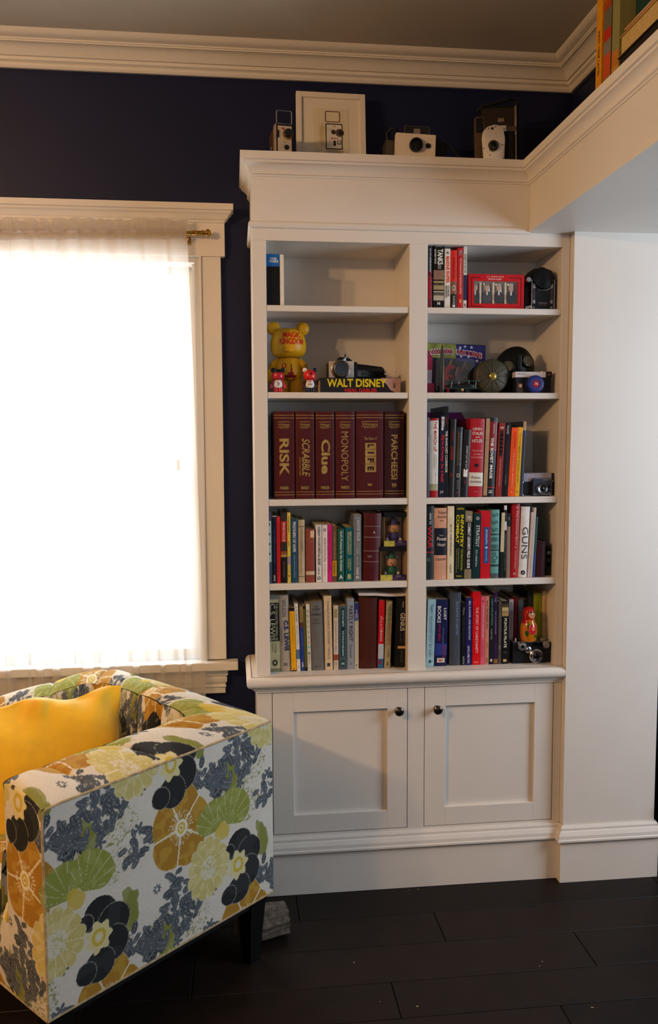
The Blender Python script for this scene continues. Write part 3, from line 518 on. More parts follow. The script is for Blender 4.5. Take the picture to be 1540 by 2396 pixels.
book(0.6575, 0.0318, 0.2431, 0.018, 1.0429, 0.0181, 0.170, '#13201c', 'dark green book with big yellow capitals in two lines',
     (), (('ANTAL', 0.025, 0.05, 0.75, '#d6c414', 0, 'h', 0.02), ('INFANTRY', 0.12, 0.57, 0.34, '#d6c414', 0.2, 'd', 0.03), ('COMBAT', 0.12, 0.51, 0.34, '#d6c414', -0.26, 'd', 0.03), ('THE RIFLE PLATOON', 0.585, 0.88, 0.22, '#a8a018', 0.25, 'd', 0.02), ('An Interactive Exercise in', 0.58, 0.86, 0.12, '#a8a060', -0.08), ('Small-Unit Tactics and Leadership', 0.58, 0.92, 0.12, '#a8a060', -0.3), ('PRESIDIO', 0.955, 0.972, 0.6, '#d6c414', 0, 'h')), hard=False, group='books on the right bay fourth shelf')
book(0.6918, 0.0242, 0.2257, 0.018, 1.0429, 0.0124, 0.170, '#85785c', 'tan ended book with bold white capitals on black',
     ((0.16, 0.86, '#141417'),), (('12th', 0.07, 0.105, 0.55, '#e8e4da', 0, 'h', 0.02), ('EDITION', 0.115, 0.13, 0.6, '#e8e4da', 0, 'h'), ("COMBAT LEADER'S FIELD GUIDE", 0.17, 0.845, 0.42, '#e6e2da', 0.06, 'd', 0.03)), hard=False, group='books on the right bay fourth shelf')
book(0.7181, 0.0264, 0.2174, 0.018, 1.0429, 0.0244, 0.170, '#143033', 'dark teal book with tall pale capitals, right of the tan ended one',
     (), (('O', 0.05, 0.1, 0.4, '#c8cec8', 0, 'h', 0.04), ('STRATEGY', 0.18, 0.515, 0.46, '#d4d6ce', 0.06, 'd', 0.015), ('B.H. Liddell Hart', 0.56, 0.82, 0.22, '#c8cec8')), hard=False, group='books on the right bay fourth shelf')
book(0.7471, 0.0335, 0.2259, 0.018, 1.0429, 0.0000, 0.170, '#c31624', 'bright red book with a blue label on its spine',
     (), (('I', 0.24, 0.775, 0.52, '#27508a', 0.08, 'h', 0.14), ('ARTHASHASTRA', 0.27, 0.5, 0.2, '#c8d0dc', 0.08), ('o', 0.525, 0.56, 0.25, '#e8e4da', 0.08, 'h', 0.06), ('THE ART OF WAR', 0.58, 0.74, 0.16, '#9fb4cc', 0.08)), hard=False, group='books on the right bay fourth shelf')
book(0.7818, 0.0291, 0.2293, 0.018, 1.0429, 0.0000, 0.170, '#5f9a94', 'turquoise patterned book with dark swirls, right bay fourth shelf',
     ((0.35, 0.37, '#25393c'), (0.58, 0.6, '#25393c'), (0.8, 0.83, '#25393c'), (0.93, 1, '#4a565a')), (('S S S', 0.05, 0.32, 0.7, '#335c60', 0, 'd', 0), ('8 8', 0.4, 0.57, 0.8, '#335c60', 0, 'd'), ('oOo', 0.62, 0.78, 0.7, '#335c60', 0, 'd')), bulge=0.003, group='books on the right bay fourth shelf')
book(0.8121, 0.0127, 0.2190, 0.018, 1.0429, 0.0265, 0.170, '#1a1b1c', 'thin black book with a cream strip beside the turquoise one',
     ((0, 0.6, '#c9b894'),), (), hard=False, group='books on the right bay fourth shelf')
book(0.8259, 0.0098, 0.2431, 0.018, 1.0429, 0.0000, 0.170, '#171a18', 'tall thin dark book with white blocks near its top',
     ((0, 0.06, '#d0d0cc'), (0.22, 0.34, '#d0d0cc')), (('SOLDIERS OF FORTUNE', 0.4, 0.9, 0.4, '#5a6a58'),), hard=False, group='books on the right bay fourth shelf')
book(0.8368, 0.0122, 0.2158, 0.018, 1.0429, 0.0000, 0.170, '#8d7263', 'slim mauve brown book with a dark cap',
     ((0, 0.2, '#1b1c20'),), (('o', 0.05, 0.1, 0.4, '#8a8a88', 0, 'h'),), hard=False, group='books on the right bay fourth shelf')
book(0.8502, 0.0273, 0.2475, 0.018, 1.0429, 0.0158, 0.170, '#a3141a', 'tall red hardback with pale spaced lettering, left of the white book',
     (), (('*', 0.035, 0.06, 0.2, '#e6c9c0', 0.1, 'h'), ('The American Spirit', 0.09, 0.56, 0.3, '#e09a90', 0.1), ('*', 0.58, 0.6, 0.2, '#e6c9c0', 0.05, 'h'), ('Thomas Bailey', 0.63, 0.88, 0.22, '#e09a90', 0.05), ('H', 0.93, 0.965, 0.22, '#e6c9c0', 0, 'h')), group='books on the right bay fourth shelf')
book(0.8787, 0.0300, 0.2380, 0.018, 1.0429, 0.0332, 0.170, '#dcd6cf', 'white hardback with a huge black four letter word',
     (), (('GUNS', 0.29, 0.74, 0.66, '#20202a', 0.06, 'd', -0.005), ('O', 0.9, 0.965, 0.5, '#2a2434', 0, 'h', 0.09)), group='books on the right bay fourth shelf')
book(0.9099, 0.0077, 0.2190, 0.018, 1.0429, 0.0502, 0.170, '#c8b0a4', 'thin pinkish white booklet right of the white hardback',
     (), (), hard=False, group='books on the right bay fourth shelf')
book(0.9185, 0.0080, 0.2347, 0.018, 1.0429, 0.0468, 0.170, '#c3bcb8', 'thin tall pale gray booklet on the fourth shelf',
     (), (), hard=False, group='books on the right bay fourth shelf')
book(0.9277, 0.0078, 0.2031, 0.018, 1.0429, 0.0404, 0.170, '#2f5656', 'thin teal booklet leaning against the maroon box book',
     ((0.6, 1, '#35508a'),), (), hard=False, group='books on the right bay fourth shelf')
book(0.9381, 0.0335, 0.1208, 0.018, 1.0429, 0.0182, 0.120, '#38101c', 'short maroon hardback beside the small black box camera',
     (), (), group='books on the right bay fourth shelf')
book(0.0304, 0.0473, 0.2564, 0.04, 0.743, 0.0000, 0.170, '#b9ae82', 'thick cream book with a black title block at the left end, bottom shelf',
     ((0, 0.055, '#77766a'), (0.1, 0.6, '#181418'), (0.955, 1, '#7c765a')), (('THE COLLECTED WORKS OF', 0.11, 0.59, 0.14, '#c2b68c', 0.28), ('C.S. LEWIS', 0.11, 0.59, 0.34, '#c2b68c', -0.0, 'd', 0.01), ('THE PILGRIM', 0.62, 0.75, 0.1, '#5a5444', 0.2), ('SURPRISED BY JOY', 0.62, 0.74, 0.1, '#5a5444', -0.02), ('O', 0.84, 0.92, 0.36, '#2a2824', 0.15, 'h', 0.05)), group='books on the left bay bottom shelf')
book(0.0793, 0.0340, 0.2556, 0.04, 0.743, -0.0282, 0.170, '#a39a8a', 'gray beige hardback with large dark blue capitals',
     (), (('WILSON', 0.06, 0.28, 0.36, '#4a4c60', 0.05, 'd', 0.01), ('C.S. LEWIS', 0.33, 0.73, 0.42, '#27345c', 0.18, 'd', 0.04), ('A BIOGRAPHY', 0.42, 0.66, 0.14, '#77706a', -0.3), ('X', 0.885, 0.925, 0.5, '#3c4050', 0, 'h')), group='books on the left bay bottom shelf')
book(0.1146, 0.0172, 0.2122, 0.04, 0.743, -0.0269, 0.170, '#1c1a14', 'thin black edged book with a bright yellow spine panel',
     ((0.05, 0.985, '#e2a40e'),), (('THE GREAT DIVORCE', 0.28, 0.55, 0.2, '#b97c10'), ('x', 0.95, 0.975, 0.25, '#101014', 0, 'h')), hard=False, group='books on the left bay bottom shelf')
book(0.1331, 0.0119, 0.2261, 0.04, 0.743, -0.0318, 0.170, '#d9d3c8', 'white book with a blue patch on its lower spine',
     ((0.68, 0.82, '#56719a'),), (('C. S. LEWIS', 0.04, 0.26, 0.45, '#8a867c'), ('THE WEIGHT OF GLORY', 0.32, 0.6, 0.3, '#aaa69c'), ('A', 0.92, 0.95, 0.3, '#101014', 0, 'h')), hard=False, group='books on the left bay bottom shelf')
book(0.1462, 0.0126, 0.2171, 0.04, 0.743, -0.0193, 0.170, '#2c3c80', 'blue book with a tan top third, bottom shelf',
     ((0, 0.25, '#8c7440'), (0.25, 0.33, '#5c3a30')), (('MIRACLES', 0.4, 0.6, 0.3, '#5a6ab0'), ('HARPER', 0.86, 0.94, 0.4, '#e8e4da')), hard=False, group='books on the left bay bottom shelf')
book(0.1598, 0.0082, 0.2168, 0.04, 0.743, -0.0300, 0.170, '#565a1e', 'thin olive green book on the bottom shelf',
     ((0, 0.04, '#141412'), (0.95, 1, '#141412')), (), hard=False, group='books on the left bay bottom shelf')
book(0.1692, 0.0119, 0.2236, 0.04, 0.743, -0.0237, 0.170, '#d4cdbc', 'white book speckled with small coloured dots',
     ((0.62, 0.66, '#9ac0b4'),), (('o o o o o o o', 0.08, 0.6, 0.34, '#c07a5a'), ('O', 0.72, 0.755, 0.5, '#33384a', 0, 'h', 0.07), ('PROVERBS FOR TODAY', 0.77, 0.9, 0.24, '#55504a'), ('D', 0.94, 0.97, 0.4, '#5aa0b0', 0, 'h')), hard=False, group='books on the left bay bottom shelf')
book(0.1826, 0.0442, 0.2315, 0.04, 0.743, -0.0285, 0.170, '#6c6a68', 'broad gray cloth hardback with small dark lettering at the top',
     (), (('The', 0.065, 0.085, 0.24, '#333230', 0, 'h'), ('STORY', 0.1, 0.13, 0.55, '#333230', 0, 'h'), ('of', 0.145, 0.16, 0.14, '#333230', 0, 'h'), ('PROPHECY', 0.175, 0.205, 0.72, '#333230', 0, 'h'), ('Henry', 0.245, 0.262, 0.4, '#45433f', 0, 'h'), ('James', 0.275, 0.292, 0.4, '#45433f', 0, 'h'), ('Forman', 0.305, 0.322, 0.5, '#45433f', 0, 'h'), ('DUTTON', 0.94, 0.955, 0.6, '#45433f', 0, 'h')), bulge=0.005, group='books on the left bay bottom shelf')
book(0.2279, 0.0249, 0.2495, 0.04, 0.743, -0.0176, 0.170, '#d6bd94', 'tall cream paperback with one long line of purple capitals',
     (), (('PARABLES AS POETIC FICTIONS', 0.07, 0.65, 0.28, '#8a7480', 0.05), ('* HEDRICK', 0.66, 0.86, 0.28, '#8a7480', 0.05), ('I', 0.905, 0.95, 0.4, '#27345c', -0.05, 'h', 0.12)), hard=False, group='books on the left bay bottom shelf')
book(0.2557, 0.0160, 0.2154, 0.04, 0.743, 0.0000, 0.170, '#c9b79c', 'cream floral book with a leafy top and a red corner',
     ((0.19, 0.76, '#cdbfae'), (0.76, 0.85, '#9a4a34')), (('ooo', 0.05, 0.18, 0.6, '#77803a', 0, 'd'), ('ECCLESIASTES AND SONG', 0.25, 0.72, 0.24, '#9a8a80'), ('ESV', 0.88, 0.94, 0.25, '#77706a')), hard=False, group='books on the left bay bottom shelf')
book(0.2738, 0.0258, 0.2134, 0.04, 0.743, 0.0000, 0.170, '#46565c', 'slate blue book with a dark green title strip',
     (), (('I', 0.03, 0.79, 0.44, '#0f3134', 0.02, 'h', 0.13), ('HUSTON SMITH', 0.06, 0.32, 0.26, '#a8d0cc', 0.02, 'd', 0.02), ("THE WORLD'S RELIGIONS", 0.38, 0.78, 0.26, '#a8d0cc', 0.02, 'd', 0.02), ('I', 0.86, 0.95, 0.5, '#0f3134', 0, 'h', 0.12), ('H', 0.88, 0.93, 0.34, '#a8d0cc', 0, 'h', 0.04)), hard=False, group='books on the left bay bottom shelf')
book(0.3013, 0.0230, 0.2385, 0.04, 0.743, 0.0000, 0.170, '#8a929a', 'gray blue book with tall dark purple capitals',
     (), (('PARTLY RIGHT', 0.1, 0.6, 0.52, '#3c3448', 0.06, 'd', 0.01), ('Campolo', 0.65, 0.84, 0.34, '#3c3448', 0, 'd', 0, 0.2), ('W', 0.91, 0.94, 0.25, '#5c5a64', 0, 'h')), hard=False, group='books on the left bay bottom shelf')
book(0.3257, 0.0139, 0.2241, 0.04, 0.743, 0.0000, 0.170, '#bdb09a', 'narrow book with a navy top fading to cream',
     ((0, 0.16, '#27306a'), (0.16, 0.27, '#5a6090')), (('ON HIS', 0.1, 0.22, 0.4, '#c8c4d0', 0, 'd'), ('I', 0.93, 0.95, 0.3, '#6a5a44', 0, 'h')), hard=False, group='books on the left bay bottom shelf')
book(0.3414, 0.0619, 0.2399, 0.04, 0.743, 0.0000, 0.170, '#4a1d12', 'thickest plain brown leather book on the bottom shelf',
     ((0.82, 0.822, '#3a160e'),), (), bulge=0.006, group='books on the left bay bottom shelf')
book(0.4044, 0.0186, 0.2286, 0.04, 0.743, 0.0214, 0.170, '#c9161e', 'red and pale blue book with white script lettering',
     ((0.64, 0.86, '#b8c2cc'), (0.86, 1, '#2a6a9a')), (('flash', 0.22, 0.44, 0.5, '#e8a0a0', 0, 'd', 0, 0.3), ('BANG', 0.44, 0.6, 0.42, '#e8e4da', 0, 'd', 0), ('I', 0.88, 0.94, 0.4, '#a01820', -0.1, 'h', 0.1)), hard=False, group='books on the left bay bottom shelf')
book(0.4262, 0.0201, 0.2251, 0.04, 0.743, 0.0337, 0.170, '#b3a67e', 'tan paperback with red and green lettering, left of a dark gap',
     (), (('EVERYBODY', 0.05, 0.3, 0.26, '#5c4a30', 0.25), ('WILD AT HEART', 0.06, 0.36, 0.3, '#3a8a70', -0.05), ('BELOVED', 0.33, 0.65, 0.3, '#b0452a', 0.2), ('ALWAYS TO US', 0.36, 0.66, 0.2, '#3a3428', -0.2), ('THEMES', 0.7, 0.84, 0.26, '#77694a', 0.1), ('Z', 0.91, 0.96, 0.3, '#101014', 0, 'h', 0.06)), hard=False, group='books on the left bay bottom shelf')
book(0.4611, 0.0454, 0.2340, 0.04, 0.743, 0.0286, 0.170, '#12110f', 'thick black hardback with white capitals at the right end of the bottom shelf',
     (), (('PENGUIN', 0.045, 0.13, 0.12, '#b9b5a8', 0, 'd'), ('GENIUS', 0.21, 0.47, 0.34, '#e2ded2', 0, 'd', 0.01), ('One Hundred Exemplary', 0.5, 0.64, 0.14, '#55524a', 0.14), ('Creative Minds', 0.5, 0.63, 0.14, '#55524a', -0.1), ('I', 0.69, 0.725, 0.6, '#d0a468', 0, 'h', 0.12), ('HAROLD BLOOM', 0.75, 0.92, 0.16, '#55524a', 0, 'd')), group='books on the left bay bottom shelf')
book(0.5489, 0.0179, 0.2741, 0.04, 0.743, 0.0157, 0.170, '#a58d62', 'tan hardback mostly hidden behind the middle stile on the bottom shelf',
     (), (('t', 0.02, 0.03, 0.3, '#101014', 0.3, 'h'),), group='books on the right bay bottom shelf')
book(0.5686, 0.0273, 0.2285, 0.04, 0.743, 0.0284, 0.170, '#a8c2c4', 'light blue paperback with one long line of gray capitals',
     (), (('Tozer', 0.07, 0.2, 0.36, '#3c5a8a', 0.06, 'd', 0, 0.3), ('* RENEWED DAY BY DAY', 0.21, 0.86, 0.32, '#68808a', 0, 'd', -0.005), ('+', 0.9, 0.95, 0.4, '#33506a', 0, 'h', 0.05)), hard=False, group='books on the right bay bottom shelf')
book(0.5980, 0.0422, 0.2276, 0.04, 0.743, 0.0193, 0.170, '#1b1f48', 'thick navy paperback with white, red and purple lettering',
     ((0.66, 0.84, '#2c3a80'),), (('LOST', 0.13, 0.31, 0.22, '#e8e4da', 0.26, 'd', 0.02), ('BOOKS', 0.1, 0.35, 0.28, '#e8e4da', -0.22, 'd', 0.02), ('of the BIBLE', 0.37, 0.62, 0.2, '#a82a44', -0.15), ('and the forgotten', 0.42, 0.66, 0.12, '#7a80b0', 0.14), ('EDEN', 0.69, 0.87, 0.26, '#8a3a64', 0.25), ('I', 0.88, 0.945, 0.62, '#d9d2c0', 0, 'h', 0.13), ('BIBLE', 0.895, 0.93, 0.36, '#c02838', 0, 'h', 0.02)), hard=False, group='books on the right bay bottom shelf')
book(0.6503, 0.0388, 0.2497, 0.04, 0.743, 0.0000, 0.170, '#414650', 'thick slate gray book with faint green and blue lettering',
     (), (('SOCRATES TO SARTRE', 0.12, 0.58, 0.2, '#7a90b0', 0.12, 'd', 0.01), ('STUMPF', 0.8, 0.87, 0.14, '#5a6068')), group='books on the right bay bottom shelf')
book(0.6909, 0.0142, 0.2148, 0.04, 0.743, 0.0000, 0.170, '#121318', 'narrow black book with a pale pattern at its foot',
     (), (('Plato', 0.08, 0.2, 0.4, '#8a8a88'), ('THE LAST DAYS OF SOCRATES', 0.22, 0.7, 0.26, '#3c4848'), ('WVV', 0.85, 0.99, 0.5, '#9aa8a0', 0, 'd')), hard=False, group='books on the right bay bottom shelf')
book(0.7062, 0.0210, 0.2302, 0.04, 0.743, 0.0000, 0.170, '#221e58', 'dark violet blue book with pale capitals down its spine',
     (), (('SEX, SLANDER, AND SALVATION', 0.04, 0.62, 0.36, '#d0cce0', 0.05, 'd', 0.015), ('LEWIS & MELTON', 0.71, 0.97, 0.34, '#d0cce0', -0.05, 'd', 0.01)), hard=False, group='books on the right bay bottom shelf')
book(0.7292, 0.0272, 0.2508, 0.04, 0.743, 0.0000, 0.170, '#cf1017', 'bright scarlet paperback with pale lettering, bottom right shelf',
     (), (('THE STORY OF CHRISTIANITY', 0.21, 0.84, 0.34, '#f0c0b8', 0.04), ('H', 0.95, 0.975, 0.4, '#f0a098', 0, 'h')), hard=False, group='books on the right bay bottom shelf')
book(0.7576, 0.0140, 0.2343, 0.04, 0.743, 0.0000, 0.170, '#d95a72', 'thin pink book next to the scarlet paperback',
     (), (('PAUL', 0.05, 0.09, 0.5, '#8a2030', 0, 'h'), ('INVITATION TO THE NEW LIFE', 0.14, 0.6, 0.32, '#f0c0c8', 0.05), ('Robertson', 0.64, 0.9, 0.22, '#a83048')), hard=False, group='books on the right bay bottom shelf')
book(0.7728, 0.0132, 0.2339, 0.04, 0.743, 0.0000, 0.170, '#c98068', 'salmon thin book with brown capitals, bottom right shelf',
     (), (('PAUL THE GOSPEL GUY', 0.06, 0.48, 0.4, '#6a2c1c'), ('JOHN', 0.68, 0.76, 0.34, '#8a4a34'), ('F&W', 0.9, 0.97, 0.4, '#6a2c1c')), hard=False, group='books on the right bay bottom shelf')
book(0.7872, 0.0153, 0.2335, 0.04, 0.743, 0.0000, 0.170, '#1a1d24', 'black book with a small green title, beside the salmon one',
     (), (('PAUL THE APOSTLE', 0.04, 0.42, 0.3, '#4aa890', 0.08, 'd', 0.02), ('ROETZEL', 0.48, 0.64, 0.28, '#9a9a98'), ('O', 0.92, 0.96, 0.5, '#e8e4da', 0, 'h', 0.07)), hard=False, group='books on the right bay bottom shelf')
book(0.8037, 0.0140, 0.2463, 0.04, 0.743, -0.0126, 0.170, '#2c1638', 'tall thin dark purple book with pale lettering',
     ((0.93, 0.99, '#8a5a30'),), (('THE', 0.06, 0.13, 0.4, '#8a80a0'), ('FIVE LOVE LANGUAGES', 0.26, 0.58, 0.34, '#8a80a0'), ('CHAPMAN', 0.7, 0.86, 0.26, '#5a3a6a')), hard=False, group='books on the right bay bottom shelf')
book(0.8189, 0.0109, 0.2152, 0.04, 0.743, 0.0000, 0.170, '#4f4640', 'gray brown thin book left of the black and cream one',
     (), (('CHRIST OF THE INDIAN ROAD', 0.15, 0.65, 0.3, '#8a8078'), ('Stan', 0.7, 0.77, 0.3, '#b9b5a8')), hard=False, group='books on the right bay bottom shelf')
book(0.8310, 0.0228, 0.2162, 0.04, 0.743, 0.0000, 0.170, '#121114', 'black book with a cream landscape across the top',
     ((0.02, 0.18, '#c2aa72'), (0.02, 0.1, '#1c1a1c'), (0.16, 0.24, '#a88a50')), (('PONTIUS PILATE', 0.27, 0.74, 0.4, '#e2dac0', 0.04, 'd', 0.02), ('WROE', 0.8, 0.83, 0.5, '#6a5a44', 0, 'h'), ('I', 0.925, 0.965, 0.5, '#d0b060', 0, 'h', 0.12)), hard=False, group='books on the right bay bottom shelf')
book(0.8713, 0.0153, 0.2126, 0.085, 0.743, 0.0000, 0.153, '#cfc8cc', 'white book with purple gray lettering behind the black camera',
     (), (('NO GRAVEN IMAGE', 0.04, 0.58, 0.55, '#77708a', 0.0, 'd', 0, 0.1),), hard=False, group='books on the right bay bottom shelf')
book(0.8878, 0.0141, 0.2197, 0.085, 0.743, 0.0000, 0.153, '#6e1420', 'dark red book behind the black camera on the bottom shelf',
     (), (('Cross and Crown', 0.18, 0.5, 0.3, '#b06a6a'),), hard=False, group='books on the right bay bottom shelf')
book(0.9041, 0.0184, 0.2118, 0.085, 0.743, 0.0000, 0.153, '#5b6c78', 'gray blue book left of the wooden doll',
     (), (('MYSTERY', 0.06, 0.2, 0.4, '#4a90b0'),), hard=False, group='books on the right bay bottom shelf')
book(0.9237, 0.0120, 0.2113, 0.085, 0.743, 0.0000, 0.153, '#15151a', 'black thin book behind the wooden doll',
     (), (('QUEST', 0.1, 0.3, 0.4, '#4a4a58'),), hard=False, group='books on the right bay bottom shelf')
book(0.9372, 0.0194, 0.2408, 0.085, 0.743, 0.0000, 0.153, '#1d2422', 'dark green book rising behind the wooden doll',
     (), (('Church', 0.08, 0.24, 0.3, '#4a5a4c'),), group='books on the right bay bottom shelf')
book(0.9582, 0.0307, 0.2326, 0.085, 0.743, 0.0000, 0.153, '#8a9410', 'lime green hardback behind the wooden doll',
     (), (('UNION', 0.12, 0.28, 0.2, '#6a7210'),), group='books on the right bay bottom shelf')
book(0.9882, 0.0204, 0.2404, 0.08, 0.743, 0.0000, 0.158, '#c0a272', 'tan hardback at the right end of the bottom shelf',
     ((0.42, 0.425, '#5a4830'),), (('CHRIST IN EVERY ROAD', 0.1, 0.4, 0.16, '#a08458'),), group='books on the right bay bottom shelf')

# ================================================================== armchair
def vnoise(u, v, sc, seed=0):
    x = u*sc; y = v*sc; xi = np.floor(x).astype(np.int64); yi = np.floor(y).astype(np.int64); fx = x-xi; fy = y-yi
    fx = fx*fx*(3-2*fx); fy = fy*fy*(3-2*fy)
    def h(a, b):
        n = (a*374761393+b*668265263+seed*974711) & 0x7fffffff
        n = ((n ^ (n >> 13))*1274126177) & 0x7fffffff
        return ((n ^ (n >> 16)) & 0xffff)/65535.0
    return (h(xi, yi)*(1-fx)+h(xi+1, yi)*fx)*(1-fy)+(h(xi, yi+1)*(1-fx)+h(xi+1, yi+1)*fx)*fy
PAL = {k: np.array(lin(v)) for k, v in dict(cream='#d6cfc0', white='#d8d2c4', ochre='#a8791c', ochre2='#bf9a3a', green='#8c933c', green2='#a6aa60', pale='#c9bb72', pale2='#d8cd96', black='#191a1b', black2='#303336', blue='#565d63', blue2='#474d53', olive='#7f8432', line='#e6e0c6', yel='#c9b03c').items()}
def fabric(u, v):
    """a screen-printed floral: repeat vectors (.447,0) and (.2235,.35) metres, evaluated at cloth coordinates u,v"""
    u = np.asarray(u, float); v = np.asarray(v, float); n = len(u)
    col = np.empty((n, 3)); col[:] = PAL['cream']
    n1 = vnoise(u, v, 55, 1); n2 = vnoise(u, v, 160, 2); n3 = vnoise(u, v, 22, 3); n4 = vnoise(u, v, 330, 5)
    wob = (n1-.5)*.010
    def loc(cu, cv):
        du = u-cu; dv = v-cv
        b = np.round(dv/.35); du = du-b*.2235; dv = dv-b*.35; a = np.round(du/.447); du = du-a*.447
        for k, l in ((1, -1), (0, -1), (0, 1), (-1, 1)):
            d2 = du+k*.447+l*.2235; e2 = dv+l*.35; m = d2*d2+e2*e2 < du*du+dv*dv
            du = np.where(m, d2, du); dv = np.where(m, e2, dv)
        return du, dv
    def put(mask, key, a=1.0):
        col[mask] = col[mask]*(1-a)+PAL[key]*a
    # speckled areas
    for cu, cv, rx, ry in ((.20, .60, .05, .055), (.165, .50, .06, .05), (.32, .25, .05, .06), (.40, .61, .045, .06)):
        du, dv = loc(cu, cv); put(((du/rx)**2+(dv/ry)**2 < .6+.9*n3) & (n4*.6+n2*.4 > .60), 'olive', .75)
    # white blank blossom
    du, dv = loc(.285, .40); th = np.arctan2(dv, du); r = np.hypot(du, dv)
    put(r < .066*(1+.16*np.cos(5*th+.6))+wob*.3, 'white')
    # olive leaf clouds
    for cu, cv, rx, ry, rot in ((.112, .59, .035, .05, .3), (.225, .375, .022, .06, .1), (.325, .245, .040, .032, .5), (.68, .37, .02, .05, 0)):
        du, dv = loc(cu, cv); c, s = math.cos(rot), math.sin(rot); a = du*c+dv*s; b = -du*s+dv*c
        put((a/rx)**2+(b/ry)**2 < .35+1.1*n1, 'olive', .85)
    # blue grey leaf sprays
    rs = np.random.RandomState(11)
    for cu, cv, R0, k in ((.155, .655, .070, 34), (.25, .512, .046, 18), (.500, .610, .055, 24), (.06, .60, .045, 20), (.135, .73, .03, 8), (.665, .285, .035, 14), (.39, .27, .035, 16)):
        for i in range(k):
            a0 = rs.rand()*6.283; rad = R0*math.sqrt(rs.rand()); le = .0115+.008*rs.rand(); rot = rs.rand()*6.283
            du, dv = loc(cu+rad*math.cos(a0), cv+rad*math.sin(a0)*1.05); c, s = math.cos(rot), math.sin(rot); a = du*c+dv*s; b = -du*s+dv*c
            put((a/le)**2+(b/(le*.55))**2 < 1, 'blue' if i % 3 else 'blue2')
            put(((a/le)**2+(b/(le*.55))**2 < 1) & (np.abs(b) < .0004), 'cream', .6)
        du, dv = loc(cu, cv); put((np.hypot(du, dv) < R0*.55) & (n2 > .52), 'blue', .8)
    # small star blossoms
    for cu, cv in ((.305, .385), (.645, .215), (.195, .30)):
        du, dv = loc(cu, cv); th = np.arctan2(dv, du); r = np.hypot(du, dv); put((r < .0105*(1+.35*np.cos(8*th))) & (r > .0045), 'blue')
    for cu, cv in ((.235, .66), (.265, .655), (.48, .21), (.37, .215)):
        du, dv = loc(cu, cv); th = np.arctan2(dv, du); r = np.hypot(du, dv); put(r < .017*np.abs(np.cos(2.5*th+.5))**.7, 'blue')
    def blossom(cu, cv, R0, petals, ph, key, key2, line, sq=1.0):
        du, dv = loc(cu, cv); dv = dv*sq; th = np.arctan2(dv, du)+ph; r = np.hypot(du, dv); p = np.abs(np.sin(th*petals/2))
        rim = R0*(.90+.16*p**.6+.04*np.cos(3*th))+wob*.25; m = r < rim
        put(m, key); put(m & (n1 > .58), key2, .55)
        put(m & (p < .055*R0/np.maximum(r, .012)) & (r > R0*.2), line, .9)
        put((r > rim-.0012) & (r < rim), line, .6)
        return du, dv, r, th
    # ochre poppies
    for cu, cv in ((.385, .513), (.606, .196)):
        pass
    du, dv, r, th = blossom(.385, .515, .092, 5, .5, 'ochre', 'ochre2', 'line', .86)
    put((r < .040) & (r > .022) & (np.abs(np.sin(th*15)) > .84) & (n2 > .35), 'line', .85); put(r < .020, 'line'); put((r < .013) & (r > .007), 'yel'); put(r < .004, 'ochre2')
    # green fan petals
    for ou, ov, rr_, fan0 in ((.510, .462, .092, 1.95), (.545, .466, .098, 1.0)):
        du, dv = loc(ou, ov); th = np.arctan2(dv, du); r = np.hypot(du, dv)
        m = (r < rr_*(1-.5*np.minimum(1, np.abs(th-fan0)/1.25)**3)+wob*.2) & (np.abs(th-fan0) < 1.25)
        put(m, 'green'); put(m & (n1 > .6), 'green2', .4); put(m & (np.abs(np.sin((th-fan0)*9)) < .10), 'line', .55)
    du, dv = loc(.525, .455); put(np.hypot(du, dv) < .026+wob, 'yel', .9)
    # black peonies
    for ou, ov, r0_ in ((.588, .392, .046), (.624, .360, .046), (.620, .305, .046), (.585, .268, .042), (.548, .385, .022), (.548, .262, .028)):
        du, dv = loc(ou, ov); m = np.hypot(du, dv) < r0_+wob*.4; put(m, 'black'); put(m & (n3 > .55), 'black2', .5)
        put((np.abs(np.hypot(du, dv)-r0_) < .0008), 'line', .35)
    du, dv = loc(.583, .338); th = np.arctan2(dv, du); r = np.hypot(du*1.15, dv); put(r < .038*(1+.15*np.cos(7*th))+wob*.5, 'pale2'); put(r < .022+wob*.3, 'yel'); put(r < .013, 'pale2'); put(r < .007, 'white')
    # pale frilled blossom
    du, dv, r, th = blossom(.474, .372, .070, 13, .2, 'pale', 'pale2', 'line', .86)
    put((r < .028) & (n4 > .45), 'white', .8)
    # black stamens
    rs = np.random.RandomState(5)
    for i in range(16):
        du, dv = loc(.520+(rs.rand()-.5)*.05, .556+rs.rand()*.02); put((du/.0018)**2+(dv/.004)**2 < 1, 'black')
    # fine veins
    for cu, cv, A in ((.11, .61, .03), (.56, .60, .028)):
        du, dv = loc(cu, cv); put((np.abs(np.hypot(du, dv*.7)-A) < .0007) & (dv > 0), 'blue2', .8)
    return col*(.94+.10*n4[:, None])
fm = bpy.data.materials.new('floral_upholstery'); fm.use_nodes = True; nt = fm.node_tree; n = nt.nodes; b = n['Principled BSDF']
at_ = n.new('ShaderNodeAttribute'); at_.attribute_name = 'print'; nt.links.new(at_.outputs['Color'], b.inputs['Base Color']); b.inputs['Roughness'].default_value = .85
wv = n.new('ShaderNodeTexNoise'); wv.inputs['Scale'].default_value = 700; tcn = n.new('ShaderNodeTexCoord'); nt.links.new(tcn.outputs['Object'], wv.inputs['Vector'])
bp = n.new('ShaderNodeBump'); bp.inputs['Strength'].default_value = .25; bp.inputs['Distance'].default_value = .001; nt.links.new(wv.outputs['Fac'], bp.inputs['Height']); nt.links.new(bp.outputs['Normal'], b.inputs['Normal'])
